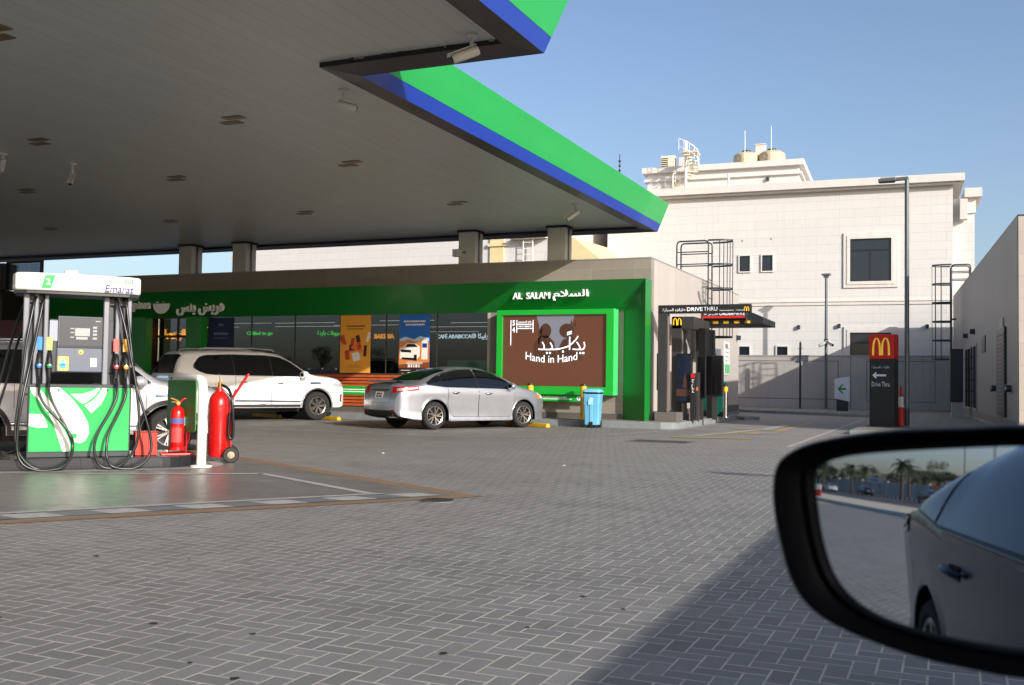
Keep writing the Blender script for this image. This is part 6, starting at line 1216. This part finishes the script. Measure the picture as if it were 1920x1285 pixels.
md1=bp(mp_(1640),92); md2=bp(mp_(1740),66); a=V((*lerp2(md1,md2,-3),0)); b=V((*lerp2(md1,md2,2),0)); d=(b-a); L_=d.length; d.normalize(); nn=V((-d.y,d.x,0))
m=MB()
for k in range(int(L_/1.0)):
    c=a+d*(k+.5); m.obox(c+V((0,0,.12)),d*.49,nn*.2,V((0,0,.15)),k%2)
struct(m,'median_kerb',[m_white,m_black])
w1=V((*bp(.42,150),0)); w2=V((*bp(-.25,95),0))
t=thing('street_wall','long pale grey wall behind the road, seen in the wing mirror','wall',tuple(w1)); dd=(w2-w1); m=MB(); e0=w1-dd*.5; e1=w2+dd*.3; q=e0; m.bar(e0-w1+V((0,0,1.35)),e1-w1+V((0,0,1.35)),.3,2.7); m.build('wall',M('street_wall_grey',S(168,170,172),.8,streak=.2),t); m=MB()
for k in range(60): c=e0+(e1-e0)*k/59; m.box(tuple(c-w1+V((-.25,-.25,0))),tuple(c-w1+V((.25,.25,2.95))))
m.build('pier',M('street_wall_pier',S(186,186,184),.8),t)
def make_palm():
    t=thing('palm_tree','','palm'); m=MB(); pts=[(0,0,0),(.05,.02,1.2),(.03,.06,2.6),(.0,.04,4.0)]; m.tube(spline(pts,6),[.2-.004*k for k in range(19)],10); m.build('trunk',M('palm_trunk',S(96,78,60),.9,var=.25,scale=9,bump=.5,bscale=14),t,smooth=40)
    m=MB(); rnd=random.Random(3)
    for f in range(44):
        az=rnd.random()*2*PI; el=R(rnd.uniform(-45,80)); L=rnd.uniform(1.3,1.8); u=V((math.cos(az),math.sin(az),0)); P=[]
        for k in range(9): s_=k/8; P.append(V((0,0,4.05))+u*(L*s_*math.cos(el*(1-.5*s_)))+V((0,0,L*s_*math.sin(el)-1.0*s_*s_)))
        sd=V((-u.y,u.x,0))
        for k in range(1,9):
            for sg in(-1,1):
                for h_ in(0,.5):
                    q=P[k-1]+(P[k]-P[k-1])*h_; dr=(P[k]-P[k-1]).normalized(); w=.42*math.sin(PI*min(.95,k/8+.08)); tip=q+dr*.22+sd*sg*w+V((0,0,-.12-.1*rnd.random())); m.add([q,q+dr*.07,tip],[(0,1,2)],rnd.randrange(2))
    m.build('crown',[M('palm_leaf_a',S(70,88,48),.6,var=.2),M('palm_leaf_b',S(44,62,34),.6,var=.2)],t); return t
def make_tree(seed):
    t=thing('street_tree','','tree'); rnd=random.Random(seed); m=MB(); m.tube([(0,0,0),(.05,.1,1),(0,.05,2.2)],[.16,.13,.1],8)
    cl=[]
    for k in range(9):
        a=rnd.random()*6.28; e=V((math.cos(a)*rnd.uniform(.4,1.3),math.sin(a)*rnd.uniform(.4,1.3),rnd.uniform(2.3,4.6))); m.tube([(0,.05,1.6+.06*k),e*.5+V((0,0,1.1)),e],[.06,.04,.02],6); cl.append((e,rnd.uniform(.5,.95)))
    m.build('trunk',M('tree_bark',S(84,72,58),.9,var=.2),t,smooth=40); m=MB()
    for e,r in cl:
        for k in range(170):
            d=V((rnd.gauss(0,1),rnd.gauss(0,1),rnd.gauss(0,.8))).normalized()*r*rnd.random()**.4; c=e+d; a=V((rnd.gauss(0,1),rnd.gauss(0,1),rnd.gauss(0,1))).normalized(); b=a.cross(V((rnd.random(),rnd.random(),1))).normalized(); s_=rnd.uniform(.06,.13); m.add([c-a*s_,c+b*s_*.6,c+a*s_,c-b*s_*.6],[(0,1,2,3)],rnd.randrange(2))
    m.build('crown',[M('leaf_a',S(74,92,42),.6,var=.25),M('leaf_b',S(48,66,30),.6,var=.25)],t); return t
palm=make_palm(); trs=[make_tree(5),make_tree(9)]
pl0=[(1688,70,1.15,'tallest palm tree in the middle of the wing mirror'),(1702,82,1.15,'second palm tree just right of the tallest one in the wing mirror'),(1604,105,1.25,'palm tree at the left middle of the wing mirror'),(1627,110,1.3,'palm tree right of the leafy clump in the wing mirror'),(1552,100,1.2,'palm tree at the left edge of the wing mirror')]
for i,(px,d,s_,l) in enumerate(pl0):
    o=palm if i==0 else copytree(palm); o['label']=l; o['group']='palm trees along the road'; x,y=bp(mp_(px),d); o.location=(x,y,0); o.scale=(s_,)*3; o.rotation_euler=(0,0,i*1.3)
tl=[(1545,112),(1562,108),(1578,114),(1592,118),(1612,120),(1622,116),(1638,124),(1652,118),(1666,122),(1678,116),(1716,112),(1734,108),(1752,104),(1768,100),(1784,96),(1800,92)]
rnd=random.Random(11)
for i,(px,d) in enumerate(tl):
    o=trs[i%2] if i<2 else copytree(trs[i%2]); o['label']='leafy street tree in the row behind the pale wall, reflected in the wing mirror'; o['group']='leafy trees behind the pale wall'; x,y=bp(mp_(px),d); o.location=(x,y,0); k=rnd.uniform(.9,1.35); o.scale=(k,k,k*rnd.uniform(.9,1.1)); o.rotation_euler=(0,0,rnd.random()*6)
for i in range(16):
    o=copytree(trs[i%2]); o['label']='dark tree across the road, mirrored faintly in the shop glass'; o['group']='trees across the road mirrored in the shop glass'; x=-95-i*8+rnd.uniform(-3,3); o.location=(x,-118-rnd.uniform(0,22),0); k=rnd.uniform(1.0,1.7); o.scale=(k,k,k); o.rotation_euler=(0,0,rnd.random()*6)
def road_car(src,px,d,rot,label,paint):
    o=copytree(src.t); o['label']=label; o['group']='cars on the road behind'; x,y=bp(mp_(px),d); o.location=(x,y,0); o.rotation_euler=(0,0,rot); o.scale=(1,1,1)
    for ch in o.children:
        if ch.data and ch.data.materials and ch.data.materials[0]==m_silver:
            ch.material_slots[0].link='OBJECT'; ch.material_slots[0].material=paint
ra=math.atan2((f1[1]-f2[1]),(f1[0]-f2[0])); dk=carpaint('dark_paint',S(26,27,30),.3,.3)
road_car(sedan,1626,84,ra,'dark car driving on the road in the middle of the wing mirror',dk); road_car(sedan,1737,58,ra,'dark car on the road beside the blue flank in the wing mirror',dk); road_car(sedan,1566,98,ra,'white car on the road at the left of the wing mirror',m_pearl)
def board(px,d,w,h,z,label,mat,mat2):
    x,y=bp(mp_(px),d); t=thing('street_board',label,'billboard',(x,y,0),R(-25)); m=MB(); m.box((-w/2,-.1,z),(w/2,.1,z+h)); b=m.build('board',mat,t); m=MB(); m.box((-w*.35,.101,z+.2*h),(w*.2,.11,z+.75*h)); m.build('board_print',mat2,b); m=MB(); m.cyl((-w*.3,0,0),(-w*.3,0,z),.07,n=8); m.cyl((w*.3,0,0),(w*.3,0,z),.07,n=8); m.build('legs',m_slate,t)
board(1645,100,2.8,1.0,2.3,'pale grey billboard before the trees in the wing mirror',M('board_grey',S(170,178,190),.6),M('board_print_grey',S(130,140,158),.6)); board(1772,70,1.6,1.9,1.0,'grey and red billboard near the blue flank in the wing mirror',M('board_pale',S(180,182,186),.6),M('board_print_red',S(150,70,64),.6))
def mast(px,d,h,label):
    x,y=bp(mp_(px),d); t=thing('road_mast',label,'mast',(x,y,0)); m=MB(); m.cyl((0,0,0),(0,0,h),.09,.05,10); m.build('pole',m_polegr,t); m=MB(); m.box((-.8,-.08,h),(.1,.08,h+.1)); m.build('lamp_head',m_polegr,t); m=MB(); m.cyl((0,0,0),(0,0,1.6),.13,n=10); m.build('base_sleeve',m_white,t)
mast(1791,62,9,'tall road lamp mast left of the blue car pillar in the wing mirror'); mast(1838,80,13,'distant road mast near the blue car pillar in the wing mirror'); mast(1841,95,14,'farthest thin road mast beside the blue car pillar in the wing mirror')
x,y=bp(mp_(1534),44); t=thing('water_barrier','red and white plastic road barrier at the left edge of the wing mirror','barrier',(x,y,.16),R(-25)); m=MB(); m.yz([(-.3,0),(-.12,.4),(-.1,.55),(.1,.55),(.12,.4),(.3,0)],-.5,.5); m.build('lower_half',m_redold,t,bevel=.03); m=MB(); m.box((-.48,-.1,.551),(.48,.1,1.0)); m.build('upper_half',m_white,t,bevel=.03)
x,y=bp(mp_(1740),34); t=thing('road_sign','small orange and white road sign before the dark car in the wing mirror','road sign',(x,y,.16),R(-25)); m=MB(); m.cyl((0,0,0),(0,0,1.4),.03,n=8); m.build('pole',m_slate,t); m=MB(); m.xz([(-.18,1.25),(.18,1.25),(.0,1.75)],-.02,.02); m.build('panel',m_amber,t)
x,y=bp(mp_(1742),150); t=thing('far_house','low beige houses beyond the trees in the wing mirror','house',(x,y,0),R(-25)); m=MB(); m.box((-14,-4,0),(8,4,5.5)); m.box((-6,-4.2,5.5),(4,4.2,7.2)); m.build('wall',M('far_house_beige',S(176,160,138),.8),t); m=MB()
for k in range(6): m.box((-12+3*k,4.001,2.2),(-10.8+3*k,4.03,3.8))
m.build('windows',m_winglass,t)
